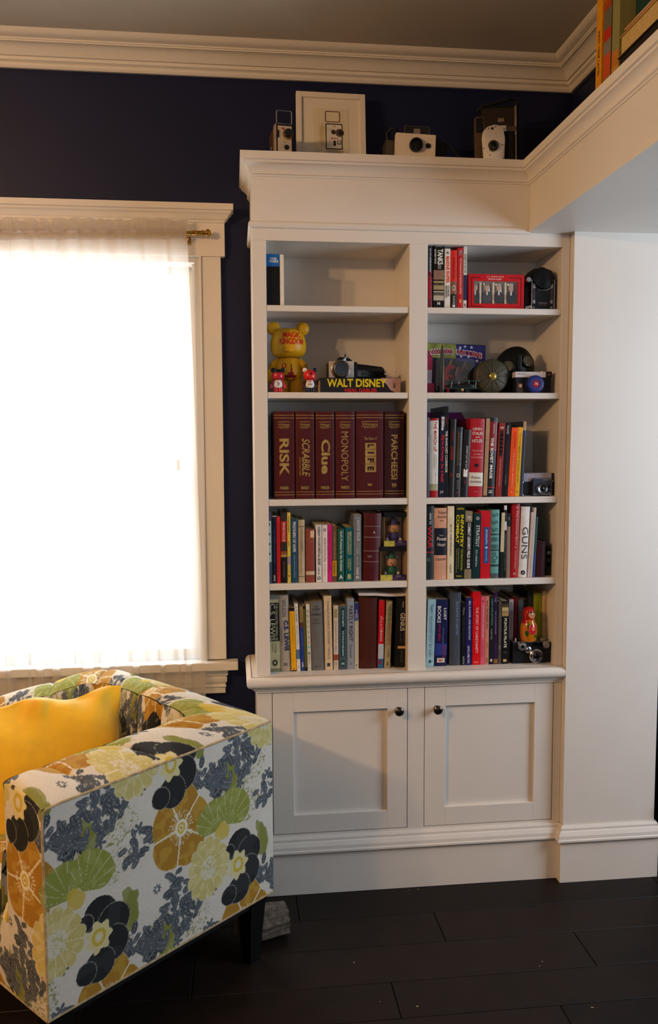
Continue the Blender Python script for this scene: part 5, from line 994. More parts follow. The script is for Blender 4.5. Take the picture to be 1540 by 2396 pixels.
# rifle round standing in front of the card, toy biplane
rd = thing('toy_missile', 'tall dark brown pointed shell case standing at the left of the blister card', 'shell case', (.6205, .055, ZS[1]))
MB().lathe([(0, 0), (.0085, 0), (.0085, .004), (.007, .006), (.0085, .010), (.0085, .092), (.0068, .104), (.0062, .112), (.006, .122), (.0042, .142), (.0016, .158), (0, .160)], n=24).out('shell_body', M('#3a322a', .38, .5), rd, True)
ap_ = thing('toy_biplane', 'small dark green toy biplane parked before the blister card', 'toy plane', (.690, .055, ZS[1]))
GRN = M('#2c4a44', .4); 
MB().lathe([(0, -.055), (.004, -.052), (.009, -.02), (.011, .02), (.011, .036), (.008, .040), (0, .041)], (.0, 0, .024), 'X', 16).out('fuselage', M('#15191a', .4), ap_, True)
MB().prism(rrect(-.055, .058, -.012, .012, .010), .040, .0425, 'Z').out('upper_wing', GRN, ap_)
MB().prism(rrect(-.055, .050, -.011, .011, .010), .016, .0182, 'Z').out('lower_wing', GRN, ap_)
for sx in (-.040, -.016, .018, .042):
    MB().cyl((sx, -.006, .018), (sx+.003, -.006, .040), .0011, n=8).out('strut', M('#6a6a66', .4, .5), ap_)
for sx in (-.012, .014): MB().cyl((sx, -.012, .0075), (sx, -.006, .0075), .0075, n=18).out('wheel', M('#111111', .5), ap_)
MB().lathe([(0, -.014), (.004, -.0135), (.0048, -.012), (.0048, -.010), (0, -.010)], (-.003, 0, .012), 'Y', 14).out('roundel', M('#c9a878', .4, .4), ap_, True)
MB().prism([(-.05, .024), (-.058, .040), (-.046, .040), (-.040, .024)], -.001, .001, 'Y').out('tail_fin', GRN, ap_)

# ---- gas mask with olive canister
gm = thing('gas_mask', 'black rubber gas mask with a round olive filter canister, second shelf right bay', 'gas mask', (.885, .125, ZS[1]))
def mask():
    bm = bmesh.new(); bmesh.ops.create_uvsphere(bm, u_segments=48, v_segments=32, radius=1)
    for v in bm.verts:
        x, y, z = v.co; zz = .082+z*.082
        f = .070*(1-.18*max(0, -z))*(1.06 if z < .2 else 1)
        v.co = Vector((x*f+.012*z-.012*max(0, -z), y*.052, max(.001, zz)))
    me = bpy.data.meshes.new('face_piece'); bm.to_mesh(me); bm.free(); me.materials.append(M('#0b0c0a', .38)); me.shade_smooth(); o = bpy.data.objects.new('face_piece', me); C.objects.link(o); o.parent = gm
mask()
def lens_(cx, cz, yaw):
    o = MB().lathe([(0, 0), (.021, -.001), (.0245, -.003), (.0265, 0), (.0265, .012), (0, .012)], (0, 0, 0), 'Y', 28).out('lens_rim', M('#14150f', .4), gm, True); o.location = (cx, -.049, cz); o.rotation_euler = (R(-14), 0, R(yaw)); o.scale = (.9, 1, .85)
    g = MB().lathe([(0, -.0035), (.012, -.0032), (.0212, -.0016), (.0212, .004), (0, .004)], (0, 0, 0), 'Y', 28).out('eye_lens', M('#4c4c40', .2, 0, .1, 10, 0, 0, .5), o, True)
lens_(.036, .110, 18); lens_(-.034, .092, -32)
MB().box(-.004, .012, -.058, -.045, .080, .130, .004).out('nose_bridge', M('#0b0c0a', .4), gm)
MB().tube([(-.066, .0, .118), (-.078, .02, .085), (-.088, .02, .04), (-.088, .02, .005)], [.006, .006, .006, .006]).out('head_strap', M('#10110e', .7), gm)
OLV = M('#3a3420', .5, .2)
cn = MB().lathe([(0, -.028), (.010, -.028), (.012, -.026), (.052, -.0245), (.056, -.021), (.057, -.015), (.057, .012), (.054, .016), (0, .016)], (-.092, -.045, .0575), 'Y', 48).out('canister', OLV, gm, True)
rb = MB()
for a in range(0, 360, 30):
    c_, s_ = math.cos(R(a)), math.sin(R(a)); rb.tube([(-.092+.016*c_, -.0722, .0575+.016*s_), (-.092+.050*c_, -.0702, .0575+.050*s_)], .0009, 6)
rb.out('canister_rib', M('#4a4328', .5, .2), cn, True)
MB().lathe([(0, -.034), (.006, -.034), (.010, -.032), (.013, -.029), (.013, -.0255), (0, -.0255)], (-.092, -.045, .0575), 'Y', 24).out('canister_cap', M('#a8904a', .35, .7), cn, True)
MB().cyl((-.06, -.035, .058), (-.028, -.028, .062), .028, .03, 24).out('filter_socket', M('#0d0e0c', .4), gm, True)

# ---- black and silver camera with blue cap badge (second shelf right)
c2 = thing('compact_camera', 'black camera with white top strip and a round blue lens cap bearing a red star', 'camera', (.8640, .035, ZS[1]))
MB().box(0, .124, 0, .030, 0, .0715, .002).out('body', M('#16161a', .45), c2)
MB().box(-.0008, .1046, -.0012, .031, .0525, .0712, .0015).out('top_strip', M('#cdc6c4', .4), c2)
MB().box(.105, .1245, -.0014, .031, .053, .0722, .0012).out('viewfinder_block', BLACK, c2)
MB().prism(rrect(.110, .119, .058, .067, .001), -.0022, -.0010, 'Y').out('viewfinder', M('#6a4a30', .2), c2)
MB().box(.004, .026, -.003, .002, .003, .036, .001).out('grip_badge', M('#3c2a20', .5), c2)
MB().lathe([(0, -.0045), (.004, -.0045), (.006, -.003), (0, -.002)], (.017, 0, .025), 'Y', 16).out('flash_bulb', M('#c8a080', .3), c2, True)
lb = MB().lathe([(0, -.020), (.024, -.020), (.028, -.018), (.029, -.014), (.029, .001), (0, .001)], (.0640, 0, .030), 'Y', 44).out('lens_cap', M('#1c2a70', .4), c2, True)
flat('cap_ring', M('#5a6aa0', .4), c2, [disc(.064, .030, .0195, 36)], -.0206); flat('cap_disc', M('#24307a', .4), c2, [disc(.064, .030, .0182, 36)], -.0211)
flat('cap_star', M('#a01828', .4), c2, [[(.064+(.015 if i % 2 == 0 else .010)*math.sin(i*math.pi/7), .030+(.015 if i % 2 == 0 else .010)*math.cos(i*math.pi/7)) for i in range(14)]], -.0216)
words(c2, '76', .0585, .0265, .011, .008, WHT, -.0222, .02)
MB().lathe([(0, 0), (.004, 0), (.004, .003), (0, .0035)], (.096, .014, .0710), 'Z', 16).out('shutter_button', CHROME, c2, True)
words(c2, 'INSTANT', .007, .062, .028, .004, M('#8a6a70', .5), -.0018)

# ---- instant load camera on middle shelf right
c3 = thing('compact_camera', 'slate blue and silver compact camera at the right end of the third shelf', 'camera', (.8955, .032, ZS[2]))
MB().prism(rrect(0, .1185, 0, .0770, .005), .004, .030, 'Y').out('body', M('#14151a', .4), c3)
MB().tube([(x, .004, z) for x, z in rrect(.0006, .1179, .0006, .0764, .005)], .0012, 8, True).out('body_trim', CHROME, c3, True)
MB().prism([(.002, .0755), (.098, .0755), (.098, .060), (.036, .060), (.024, .048), (.002, .048)], .0018, .0045, 'Y').out('silver_panel', M('#b9aebc', .35, .4), c3)
MB().prism(rrect(.099, .116, .052, .072, .002), .0018, .005, 'Y').out('viewfinder', M('#1a1820', .15), c3)
MB().prism(rrect(.002, .026, .006, .044, .002), .0018, .005, 'Y').prism(rrect(.098, .116, .006, .046, .002), .0018, .005, 'Y').out('grip_panel', M('#15141a', .6, 0, .4, 200), c3)
MB().tube([(.0985, .0016, .049), (.1165, .0016, .049)], .0012).out('grip_trim', CHROME, c3)
MB().prism(rrect(.031, .0955, .003, .0605, .003), -.010, .004, 'Y', .0015).out('lens_panel', M('#454c5c', .35, .5), c3)
MB().tube([(x, -.0102, z) for x, z in rrect(.033, .0935, .005, .0585, .002)], .0008, 6, True).out('panel_trim', CHROME, c3, True)
MB().lathe([(0, -.013), (.009, -.0135), (.011, -.018), (.016, -.019), (.0185, -.016), (.019, -.009), (0, -.009)], (.0615, 0, .0250), 'Y', 36).out('lens_ring', M('#9a9c9e', .2, .95), c3, True)
MB().lathe([(0, -.0150), (.006, -.0145), (.0100, -.0125)], (.0615, 0, .0250), 'Y', 28).out('lens', BLACKG, c3, True)
MB().lathe([(0, -.012), (.004, -.012), (.005, -.010), (0, -.009)], (.0855, 0, .0320), 'Y', 16).out('light_cell', BLACKG, c3, True)
words(c3, 'ELECTRIC EYE', .064, .053, .026, .0026, WHT, -.0108); words(c3, 'INSTAMATIC', .080, .009, .013, .002, WHT, -.0108)

# ---- purple plastic case behind the third shelf books
pp = thing('plastic_case', 'purple tinted clear plastic case standing behind the books on the third shelf', 'case', (.560, .218, ZS[2]), rot=(R(-3), 0, 0))
MB().prism(rrect(0, .262, 0, .288, .010), 0, .003, 'Y').out('case_front', CLEAR, pp)
MB().prism([(.001, .001), (.240, .001), (.240, .235), (.190, .265), (.178, .286), (.001, .286)], .004, .006, 'Y').out('case_sheet', M('#8a1c78', .4), pp)

# ---- boxed figures on the fourth shelf
def boxed(loc, label, robe, ears, w):
    b_ = thing('figure_box', label, 'toy box', loc, group='boxed bear figures'); d_, h_ = .075, .1125
    MB().box(0, w, 0, d_, 0, .0025).box(0, w, d_-.002, d_, .0025, h_-.016).box(w-.002, w, .0015, d_-.002, .0025, h_-.016).out('tray', M('#b09070', .5), b_)
    MB().box(.001, .0022, .002, d_-.002, .02, h_-.016).out('side_window', CLEAR, b_)
    MB().box(-.0002, w+.0002, -.0002, d_, h_-.016, h_).out('lid', M('#101014', .45), b_)
    MB().box(0, .0012, .0, .010, .0025, h_-.016).out('side_card', M('#8a6a34', .5), b_)
    MB().box(.003, w-.003, d_-.004, d_-.0025, .003, h_-.018).out('backing_card', M('#d0b890', .5, 0, .3, 30), b_)
    MB().box(.0012, w-.002, .0, .0008, .019, h_-.016).out('window', CLEAR, b_)
    MB().box(0, w*.47, -.0005, .0012, 0, .0185).out('yellow_label', M('#b8b04a', .5, 0, .3, 60), b_)
    MB().box(w*.47, w, -.0005, .0012, 0, .0185).out('purple_label', M('#2c1a52', .5), b_)
    words(b_, 'WARNING', w*.60, .0125, w*.20, .003, WHT, -.0012); words(b_, 'CHOKING HAZARD SMALL PARTS', w*.52, .008, w*.42, .002, M('#8a80a8', .5), -.0012); words(b_, 'NOT FOR CHILDREN UNDER 3', w*.52, .004, w*.42, .002, M('#8a80a8', .5), -.0012)
    f_ = bpy.data.objects.new('bear_figure', None); C.objects.link(f_); f_.parent = b_
    bear('x', '', (w*.5, .034, .004), .082, [M('#f2bc94', .45), ears, ears, robe, robe, robe], parent=f_)
    MB().lathe([(.0165, 0), (.0150, .003), (.0125, .012), (.009, .026), (.002, .031), (0, .031)], (w*.5, .034, .0625), 'Z', 22).out('hat', robe, f_, True)
    for sx in (-.022, .022): MB().ell((w*.5+sx, .026, .019), .0055, .005, .006).out('glove', WHT, f_, True)
    for sx in (-.004, .004): MB().ell((w*.5+sx, .0155, .0555), .0016, .0012, .0026, 10, 6).out('eye', DK, f_, True)
    MB().ell((w*.5, .0130, .0495), .0030, .0020, .0020, 10, 6).out('nose', DK, f_, True)
    return b_
boxed((.4100, .022, ZS[3]), 'lower window box with a green hatted bear figure, fourth shelf left bay', M('#2f8a72', .4), M('#a89a98', .4), .0860)
boxed((.4225, .024, ZS[3]+.1128), 'upper window box with a blue hatted bear figure, stacked on the green one', M('#4a52a0', .4), DK, .0750)

# ---- small black box camera on the fourth shelf
bb = thing('box_camera', 'small upright black box camera with round lens at the right end, fourth shelf', 'camera', (.9870, .05, ZS[3]))
MB().box(0, .0155, -.0, .075, 0, .098, .002).box(.0, .0155, .0, .07, .03, .09).out('body', M('#17181a', .55, 0, .3, 200), bb)
MB().lathe([(0, -.002), (.0035, -.002), (.0045, -.004), (.0065, -.004), (.007, 0), (0, .001)], (.0078, 0, .078), 'Y', 22).out('lens_ring', M('#7c8288', .3, .8), bb, True)
MB().box(.002, .0135, -.0012, .001, .045, .060, .0006).out('finder', BLACKG, bb)
MB().lathe([(0, -.002), (.003, -.002), (.0035, 0), (0, .001)], (.007, 0, .018), 'Y', 14).out('winder', BLACKG, bb, True)

# ---- rangefinder on the bottom shelf with a wooden doll on top
c5 = thing('rangefinder_camera', 'black rangefinder camera with chrome dials on the bottom shelf right bay', 'camera', (.8690, .028, ZL))
cw = .1330
MB().prism(rrect(0, cw, 0, .0765, .004), .006, .040, 'Y', .001).out('body', M('#101013', .5, 0, .3, 260), c5)
MB().box(-.001, cw+.001, .005, .041, .0725, .0772, .001).box(-.0006, cw+.0006, .005, .041, 0, .003, .001).out('metal_trim', CHROME, c5)
MB().box(.072, .104, .002, .008, .060, .0725, .001).out('finder_window', BLACKG, c5)
lensx, lensz = .0780, .0285
MB().lathe([(0, -.014), (.012, -.014), (.0135, -.018), (.0185, -.0185), (.0205, -.015), (.021, -.008), (.0235, -.006), (.0235, .007), (0, .007)], (lensx, 0, lensz), 'Y', 40).out('lens_barrel', CHROME, c5, True)
MB().lathe([(0, -.016), (.006, -.0158), (.012, -.0138)], (lensx, 0, lensz), 'Y', 28).out('lens', BLACKG, c5, True)
MB().lathe([(0, -.004), (.006, -.004), (.008, -.003), (.0145, -.003), (.0155, 0), (.0155, .007), (0, .007)], (.0310, 0, .0625), 'Y', 30).out('focus_dial', M('#b9b4ac', .3, .9), c5, True)
MB().lathe([(0, -.0048), (.0055, -.0045), (.006, -.003)], (.0310, 0, .0625), 'Y', 20).out('dial_hub', BLACKG, c5, True)
MB().lathe([(0, -.005), (.008, -.005), (.011, -.003), (.011, .007), (0, .007)], (.0510, 0, .0500), 'Y', 24).out('coupling_gear', CHROME, c5, True)
MB().lathe([(0, -.003), (.006, -.004), (.0105, -.003), (.0115, 0), (.0115, .007), (0, .007)], (.1145, 0, .0640), 'Y', 26).out('counter_dial', M('#c2bcb2', .35, .85), c5, True)
MB().lathe([(0, 0), (.010, 0), (.0115, .002), (.0115, .006), (.009, .008), (0, .008)], (.108, .024, .0772), 'Z', 26).out('rewind_knob', M('#b0a898', .3, .9), c5, True)
MB().lathe([(0, 0), (.0032, 0), (.0032, .007), (.0022, .009), (0, .009)], (.014, .022, .0772), 'Z', 14).out('shutter_button', CHROME, c5, True)
words(c5, 'argus', .012, .010, .020, .008, M('#2c2c30', .4), .0045)
dl = thing('nesting_doll', 'painted wooden nesting doll in red shawl standing on the black rangefinder camera', 'doll', (.9275, .046, ZL+.0774))
DP = [(0, 0), (.0235, 0), (.0262, .004), (.0282, .020), (.0292, .038), (.0280, .052), (.0245, .064), (.0210, .071), (.0202, .076), (.0215, .083), (.0222, .092), (.0205, .103), (.0150, .112), (.0075, .1165), (0, .1175)]
MB().lathe(DP, n=40).out('wooden_body', M('#c8740e', .16, 0, .1, 20, 0, 0, .6), dl, True)
def dprof(z): return float(np.interp(z, [p[1] for p in DP[1:]], [p[0] for p in DP[1:]]))
def dsurf(off): return lambda X, Z: ((dprof(Z)+off)*math.sin(X/max(.008, dprof(Z))), -(dprof(Z)+off)*math.cos(X/max(.008, dprof(Z))), Z)
def dpaint(name, h, f, na=40, nz=30, off=.0005, rng=(-math.pi, math.pi, .0, .117)):
    V, F, ids = [], [], {}
    a0, a1, z0, z1 = rng
    for i in range(na):
        for j in range(nz):
            ac = a0+(a1-a0)*(i+.5)/na; zc = z0+(z1-z0)*(j+.5)/nz
            if f(ac, zc):
                q4 = []
                for di, dj in ((0, 0), (1, 0), (1, 1), (0, 1)):
                    kk = (i+di, j+dj)
                    if kk not in ids:
                        a = a0+(a1-a0)*kk[0]/na; z = z0+(z1-z0)*kk[1]/nz; r = dprof(z)+off; ids[kk] = len(V); V.append((r*math.sin(a), -r*math.cos(a), z+ (off if z > .11 else 0)))
                    q4.append(ids[kk])
                F.append(tuple(q4))
    me = bpy.data.meshes.new(name); me.from_pydata(V, [], F); me.materials.append(M(h, .16, 0, .08, 30, 0, 0, .6)); me.shade_smooth(); ob = bpy.data.objects.new(name, me); C.objects.link(ob); ob.parent = dl
fa = .22
dpaint('painted_shawl', '#b0140e', lambda a, z: (z > .074+.012*abs(math.sin(a)) or (z > .055 and abs(a-fa) > .5+ (z-.055)*6 and abs(a-fa) < 2.2 and z > .062)) and not (((a-fa)/.62)**2+((z-.092)/.0125)**2 < 1), 90, 60)
dpaint('painted_face', '#d8a070', lambda a, z: ((a-fa)/.60)**2+((z-.092)/.012)**2 < 1, 60, 50, .0004, (fa-.8, fa+.8, .075, .11))
dpaint('painted_hair', '#3a1e0e', lambda a, z: ((a-fa)/.60)**2+((z-.092)/.012)**2 < 1 and z > .0985-.5*abs(a-fa)**2*.01, 60, 50, .0008, (fa-.8, fa+.8, .09, .106))
dpaint('painted_eye', '#141014', lambda a, z: min(((a-fa-.2)/.07)**2, ((a-fa+.2)/.07)**2)+((z-.0925)/.0016)**2 < 1, 80, 60, .0010, (fa-.5, fa+.5, .088, .097))
dpaint('painted_mouth', '#b01818', lambda a, z: ((a-fa)/.10)**2+((z-.0850)/.0012)**2 < 1, 60, 40, .0010, (fa-.3, fa+.3, .082, .088))
dpaint('painted_flower', '#d02438', lambda a, z: ((a-fa)/.55)**2+((z-.044)/.017)**2 < 1+.25*math.cos(9*math.atan2((z-.044)*30, (a-fa))), 70, 60, .0008, (fa-.9, fa+.9, .02, .068))
dpaint('painted_blossom', '#e88a4a', lambda a, z: (((a-fa)/.2)**2+((z-.046)/.006)**2 < 1), 50, 40, .0011, (fa-.5, fa+.5, .03, .06))
dpaint('painted_leaf', '#2f5a1c', lambda a, z: (((a-fa+.75)/.22)**2+((z-.030)/.010)**2 < 1) or (((a-fa-.35)/.25)**2+((z-.020)/.006)**2 < 1) or (((a-fa+.62)/.12)**2+((z-.056)/.012)**2 < 1), 80, 60, .0007, (fa-1.1, fa+.9, .008, .075))

# ---- loose white sheet lying on the bottom shelf books
def sheet():
    root = thing('paper_booklet', 'thin white booklet lying across the tops of the bottom shelf books', 'booklet', (.3390, .030, .9888))
    n_ = 30; V, F = [], []
    for k in range(2):
        for i in range(n_+1):
            for y_ in (0, .16): 
                x_ = .160*i/n_; z_ = .0042-.0045*(x_/.16)-.0025*math.sin(max(0, x_-.06)/.10*math.pi)*(x_ > .06); V.append((x_, y_, z_+k*.0085))
    o_ = 2*(n_+1)
    for i in range(n_):
        a = i*2; F += [(a, a+2, a+3, a+1), (o_+a, o_+a+1, o_+a+3, o_+a+2), (a, o_+a, o_+a+2, a+2), (a+1, a+3, o_+a+3, o_+a+1)]
    F += [(0, 1, o_+1, o_), (2*n_, o_+2*n_, o_+2*n_+1, 2*n_+1)]
    me = bpy.data.meshes.new('booklet_cover'); me.from_pydata(V, [], F); me.materials.append(M('#cfc8c4', .5)); o = bpy.data.objects.new('booklet_cover', me); C.objects.link(o); o.parent = root
sheet()

# ================================================================== on top of the bookcase
ZTOP = 2.3845
fr = thing('picture_frame', 'white framed picture of an old cine camera leaning on the navy wall', 'picture', (.1540, .165, ZTOP), rot=(R(-10), R(.6), 0))
fW, fH = .2330, .2850
m = MB(); fwid = .0185
m.box(0, fwid, 0, .018, 0, fH, .0015).box(fW-fwid, fW, 0, .018, 0, fH, .0015).box(fwid, fW-fwid, 0, .018, 0, fwid, .0015).box(fwid, fW-fwid, 0, .018, fH-fwid, fH, .0015).out('frame', M('#ded6c8', .45, 0, .03), fr)
MB().box(fwid-.002, fW-fwid+.002, .008, .012, fwid-.002, fH-fwid+.002).out('mat_board', M('#dcd4c6', .7, 0, .02), fr)
MB().box(.056, .176, .0070, .0079, .05, .232).out('print_paper', M('#d6cdb4', .7, 0, .05, 20), fr)
RDK = M('#6a2420', .6)
mm = MB(); loop = rrect(.098, .146, .186, .222, .004); mm.tube([(x, .0068, z) for x, z in loop], .0014, 6, True); mm.out('printed_finder', RDK, fr)
flat('printed_side', M('#cbb98f', .6), fr, [[(.094, .186), (.094, .103), (.084, .099), (.077, .112), (.080, .130), (.077, .150), (.079, .172)]], .0066)
flat('printed_body', M('#2c2826', .6), fr, [rrect(.098, .155, .090, .180, .003)], .0064)
flat('printed_face', M('#dcd6cc', .6), fr, [rrect(.1015, .152, .0935, .176, .002)], .0060)
flat('printed_lens', M('#5c4c40', .6), fr, [disc(.145, .148, .0140)], .0056); flat('printed_lens_mount', M('#3c322c', .6), fr, [disc(.125, .150, .008)], .0057); flat('printed_lens_glass', M('#2c2422', .6), fr, [disc(.149, .148, .0088)], .0052)
flat('printed_windows', M('#1c1a1a', .6), fr, [rect(.124, .132, .102, .120), rrect(.137, .150, .108, .121, .002)], .0056); flat('printed_window_glass', M('#d8d0c4', .6), fr, [rect(.1395, .1475, .1105, .1185)], .0052)
words(fr, 'Brownie', .116, .125, .026, .006, M('#a02820', .6), .0054, .01, .3); words(fr, 'Kodak', .122, .168, .012, .004, M('#a02820', .6), .0054)
flat('printed_shadow', M('#b0a284', .6), fr, [[(.098, .088), (.160, .086), (.150, .072), (.106, .074)]], .0066)

c6 = thing('cine_camera', 'old upright cine camera with wire finder beside the white picture frame', 'camera', (.0985, .035, ZTOP), rz=R(7))
MB().box(-.022, .032, .004, .115, 0, .104, .003).out('body', M('#4a2f22', .55, 0, .3, 200), c6)
MB().box(-.0225, -.018, .0, .03, 0, .1055, .001).out('edge_trim', M('#cbb596', .35, .5), c6)
MB().box(-.0175, .0335, -.003, .005, 0, .1035, .002).out('face_surround', M('#26201d', .4), c6)
MB().box(-.014, .030, -.0055, .0, .004, .099, .0015).out('face_plate', M('#cdbfae', .35, .35), c6)
MB().lathe([(0, -.028), (.0105, -.028), (.0120, -.026), (.0125, -.014), (.0145, -.012), (.0150, -.004), (0, -.004)], (.017, 0, .073), 'Y', 30).out('lens_barrel', M('#1a1816', .3), c6, True)
MB().lathe([(.0126, -.013), (.0160, -.012), (.0165, -.005), (.0126, -.005)], (.017, 0, .073), 'Y', 30).out('lens_ring', BRASS, c6, True)
MB().lathe([(0, -.010), (.006, -.010), (.0075, -.008), (.0075, -.004), (0, -.004)], (.013, 0, .034), 'Y', 20).out('exposure_dial', M('#1a1816', .35), c6, True)
MB().box(-.017, -.011, -.009, -.004, .062, .084, .001).out('wind_lever', BLACK, c6)
MB().lathe([(0, -.0062), (.0035, -.0062), (.0035, -.005), (0, -.005)], (.003, 0, .090), 'Y', 16).out('red_badge', M('#b02018', .4), c6)
words(c6, 'f/2.3', .002, .048, .012, .004, M('#7a6a50', .5), -.0060)
MB().tube([(x, .002, z) for x, z in rrect(-.017, .031, .107, .146, .004)], .0016, 8, True).out('wire_finder', CHROME, c6, True)
MB().lathe([(0, 0), (.012, 0), (.014, -.004), (.010, -.007), (0, -.008)], (-.022, .06, .045), 'X', 20).out('winding_key', CHROME, c6, True)

c7 = thing('folding_camera', 'instant camera with tan front and flip up finder on top of the bookcase', 'camera', (.4560, .03, ZTOP), rot=(0, R(1.6), 0))
MB().prism(rrect(0, .128, 0, .088, .002), -.010, .012, 'Y', .0012).out('front_panel', M('#dccfbc', .5, 0, .05), c7)
MB().box(.004, .150, .012, .07, .002, .086, .003).out('bellows_body', BLACK, c7)
MB().box(-.026, .174, .030, .10, 0, .080, .004).out('body', M('#17161a', .5), c7)
MB().box(-.024, .002, .022, .031, .010, .075, .002).out('side_panel', M('#4a4236', .45), c7)
MB().lathe([(0, -.016), (.014, -.016), (.0165, -.024), (.0205, -.024), (.0215, -.020), (.0215, -.009), (0, -.009)], (.0640, 0, .0520), 'Y', 36).out('lens_barrel', M('#100f10', .35), c7, True)
MB().lathe([(0, -.0175), (.007, -.0172), (.014, -.0158)], (.0640, 0, .0520), 'Y', 24).out('lens', BLACKG, c7, True)
MB().lathe([(0, -.012), (.005, -.012), (.0080, -.013), (.0085, -.009), (0, -.009)], (.1040, 0, .0530), 'Y', 22).out('electric_eye', BLACKG, c7, True)
MB().box(.033, .115, .025, .045, .092, .124, .002).out('rangefinder', M('#1c1a1a', .3), c7)
MB().tube([(x, .0245, z) for x, z in rrect(.0335, .1145, .093, .1235, .002)], .0011, 6, True).out('finder_trim', M('#8a8478', .3, .8), c7, True)
MB().prism(rrect(.063, .084, .101, .116, .001), .0236, .0255, 'Y').out('finder_window', M('#9a8e84', .15, .3), c7)
MB().box(.020, .125, .02, .06, .086, .093, .001).out('top_plate', BLACK, c7)
MB().tube([(-.018, .04, .080), (-.020, .035, .100), (-.010, .03, .116), (.006, .03, .112), (.016, .04, .090)], .0055, 10).out('strap', LEATHER, c7, True)
MB().tube([(.160, .06, .080), (.175, .05, .085), (.20, .02, .050), (.225, .01, .018), (.238, .0, .003)], .0035, 8).out('neck_strap', LEATHER, c7, True)
for sx in (-.020, -.012): MB().ell((sx, .020, .012), .0042, .004, .0042, 12, 8).out('terminal_knob', M('#d8cdb0', .3, .4), c7, True)

c8 = thing('folding_camera', 'large upright folding camera with a shiny silver lens board near the corner', 'camera', (.7530, .065, ZTOP), rot=(R(-1), R(-1.2), R(-9)))
MB().box(0, .122, .02, .070, 0, .205, .003).out('body', M('#0e0d0d', .5, 0, .3, 160), c8)
MB().box(.004, .112, .0165, .021, .125, .196, .001).out('door_panel', M('#2a211a', .5), c8)
MB().box(.108, .114, .010, .022, 0, .20, .001).out('side_rail', M('#b9a684', .3, .8), c8)
MB().prism(rrect(-.022, .010, .015, .172, .008), .016, .03, 'Y', .001).out('finder_housing', M('#5a4632', .4), c8)
MB().prism(rrect(-.017, .006, .120, .168, .005), .0145, .0165, 'Y').out('finder_glass', M('#0e0d0c', .12), c8)
MB().box(.054, .074, .014, .0165, .152, .164, .0008).out('name_badge', M('#9a8a70', .35, .6), c8)
MB().box(.010, .112, .006, .0185, .118, .134, .0015).out('cross_bar', M('#5a4a3a', .35, .4), c8)
MB().box(.056, .079, .0025, .007, .118, .136, .0012).out('bracket', SILVER, c8)
MB().prism([(.003, .004), (.000, .03), (-.004, .090), (.000, .110), (.014, .124), (.036, .130), (.056, .126), (.067, .114), (.070, .085), (.0685, .030), (.060, .012), (.040, .006)], -.024, -.012, 'Y', .002).out('lens_board', SILVER, c8, True)
MB().prism([(-.004, .002), (.080, .002), (.072, .016), (.004, .016)], -.026, -.006, 'Y', .001).tube([(.066, -.02, .03), (.072, -.02, .014), (.062, -.022, .006), (.054, -.022, .001)], .0015).out('lens_board_foot', M('#6a5a48', .3, .8), c8, True)
MB().lathe([(0, -.034), (.008, -.034), (.0095, -.038), (.0130, -.038), (.0140, -.034), (.0165, -.032), (.0170, -.024), (0, -.024)], (.0315, 0, .0620), 'Y', 36).out('lens_ring', M('#5a5048', .3, .9), c8, True)
MB().lathe([(0, -.0355), (.004, -.0352), (.0085, -.0340)], (.0315, 0, .0620), 'Y', 22).out('lens', BLACKG, c8, True)
for sx, sz in ((.018, .118), (.040, .122), (.062, .065), (.002, .056), (.021, .034), (.026, .016), (.045, .018)): MB().lathe([(0, -.0255), (.0014, -.0255), (.0018, -.024), (0, -.0235)], (sx, 0, sz), 'Y', 10).out('rivet', M('#2a2420', .4), c8)
MB().box(.026, .033, -.0255, -.0235, .114, .121, .0004).out('shutter_window', BLACKG, c8)
MB().prism([(.010, .020), (.010, .110), (.100, .110), (.100, .020)], -.008, .018, 'Y').out('bellows', M('#0d0c0b', .6), c8)
MB().tube([(-.004, .04, .200), (.006, .036, .214), (.05, .034, .219), (.10, .036, .232), (.118, .04, .228), (.123, .045, .206)], .0055, 10).ell((-.006, .038, .200), .006, .006, .006).ell((.122, .040, .214), .006, .006, .006).out('carry_handle', LEATHER, c8, True)

# ================================================================== on the ledge over the opening
ZL2 = 2.3845
def lbook(name, label, x, y, w, h, d, cov, rotx=0, txt=None, hard=True, z=ZL2, bands=()):
    """spine faces the room (-x); w thickness along y, d depth along x"""
    rt = thing(name, label, 'book', (x, y, z), rot=(rotx, 0, 0), group='books on the ledge over the opening')
    t = .002
    MB().box(0, d, 0, t, 0, h).box(0, d, w-t, w, 0, h).box(0, t, t, w-t, 0, h).out('cover', M(cov, .45), rt)
    MB().box(t, d-.002, t, w-t, .002, h-.002).out('pages', PAGES, rt)
    for f0, f1, c in bands: MB().box(-.0006, -.0001, .001, w-.001, h*(1-f1), h*(1-f0)).out('spine_band', M(c, .45), rt)
    if txt:
        s, z0, z1, hf, c = txt
        letters('title', [(s, 0, z1*h, (z1-z0)*h, w*hf, 'd', .01, 0)], M(c, .4), rt, lambda X, Z: (-.0008, w*(.5+hf/2)-X, Z))
    return rt
lbook('book', 'tall bright yellow textbook standing at the far end of the ledge shelf', .900, -.496, .034, .275, .19, '#d68f10', 0, ('FIRST YEAR LATIN', .26, .66, .34, '#6a3a08'), bands=[(0, .02, '#b5770e')])
lbook('book', 'picture covered book in orange and gray beside the yellow textbook on the ledge', .902, -.546, .042, .240, .17, '#6a6450', R(0), None, bands=[(.30, .42, '#b82a14'), (.42, .56, '#7a7468'), (.56, .80, '#c24a1a'), (.8, .86, '#8a6a3a'), (.86, 1, '#4a4858'), (0, .1, '#a83a18')])
lbook('book', 'pale olive and orange paperback third along the ledge shelf', .900, -.597, .040, .235, .17, '#8a8450', 0, None, False, bands=[(.62, .78, '#b8701c'), (.78, .90, '#c08a2a'), (.9, 1, '#5a5460')])
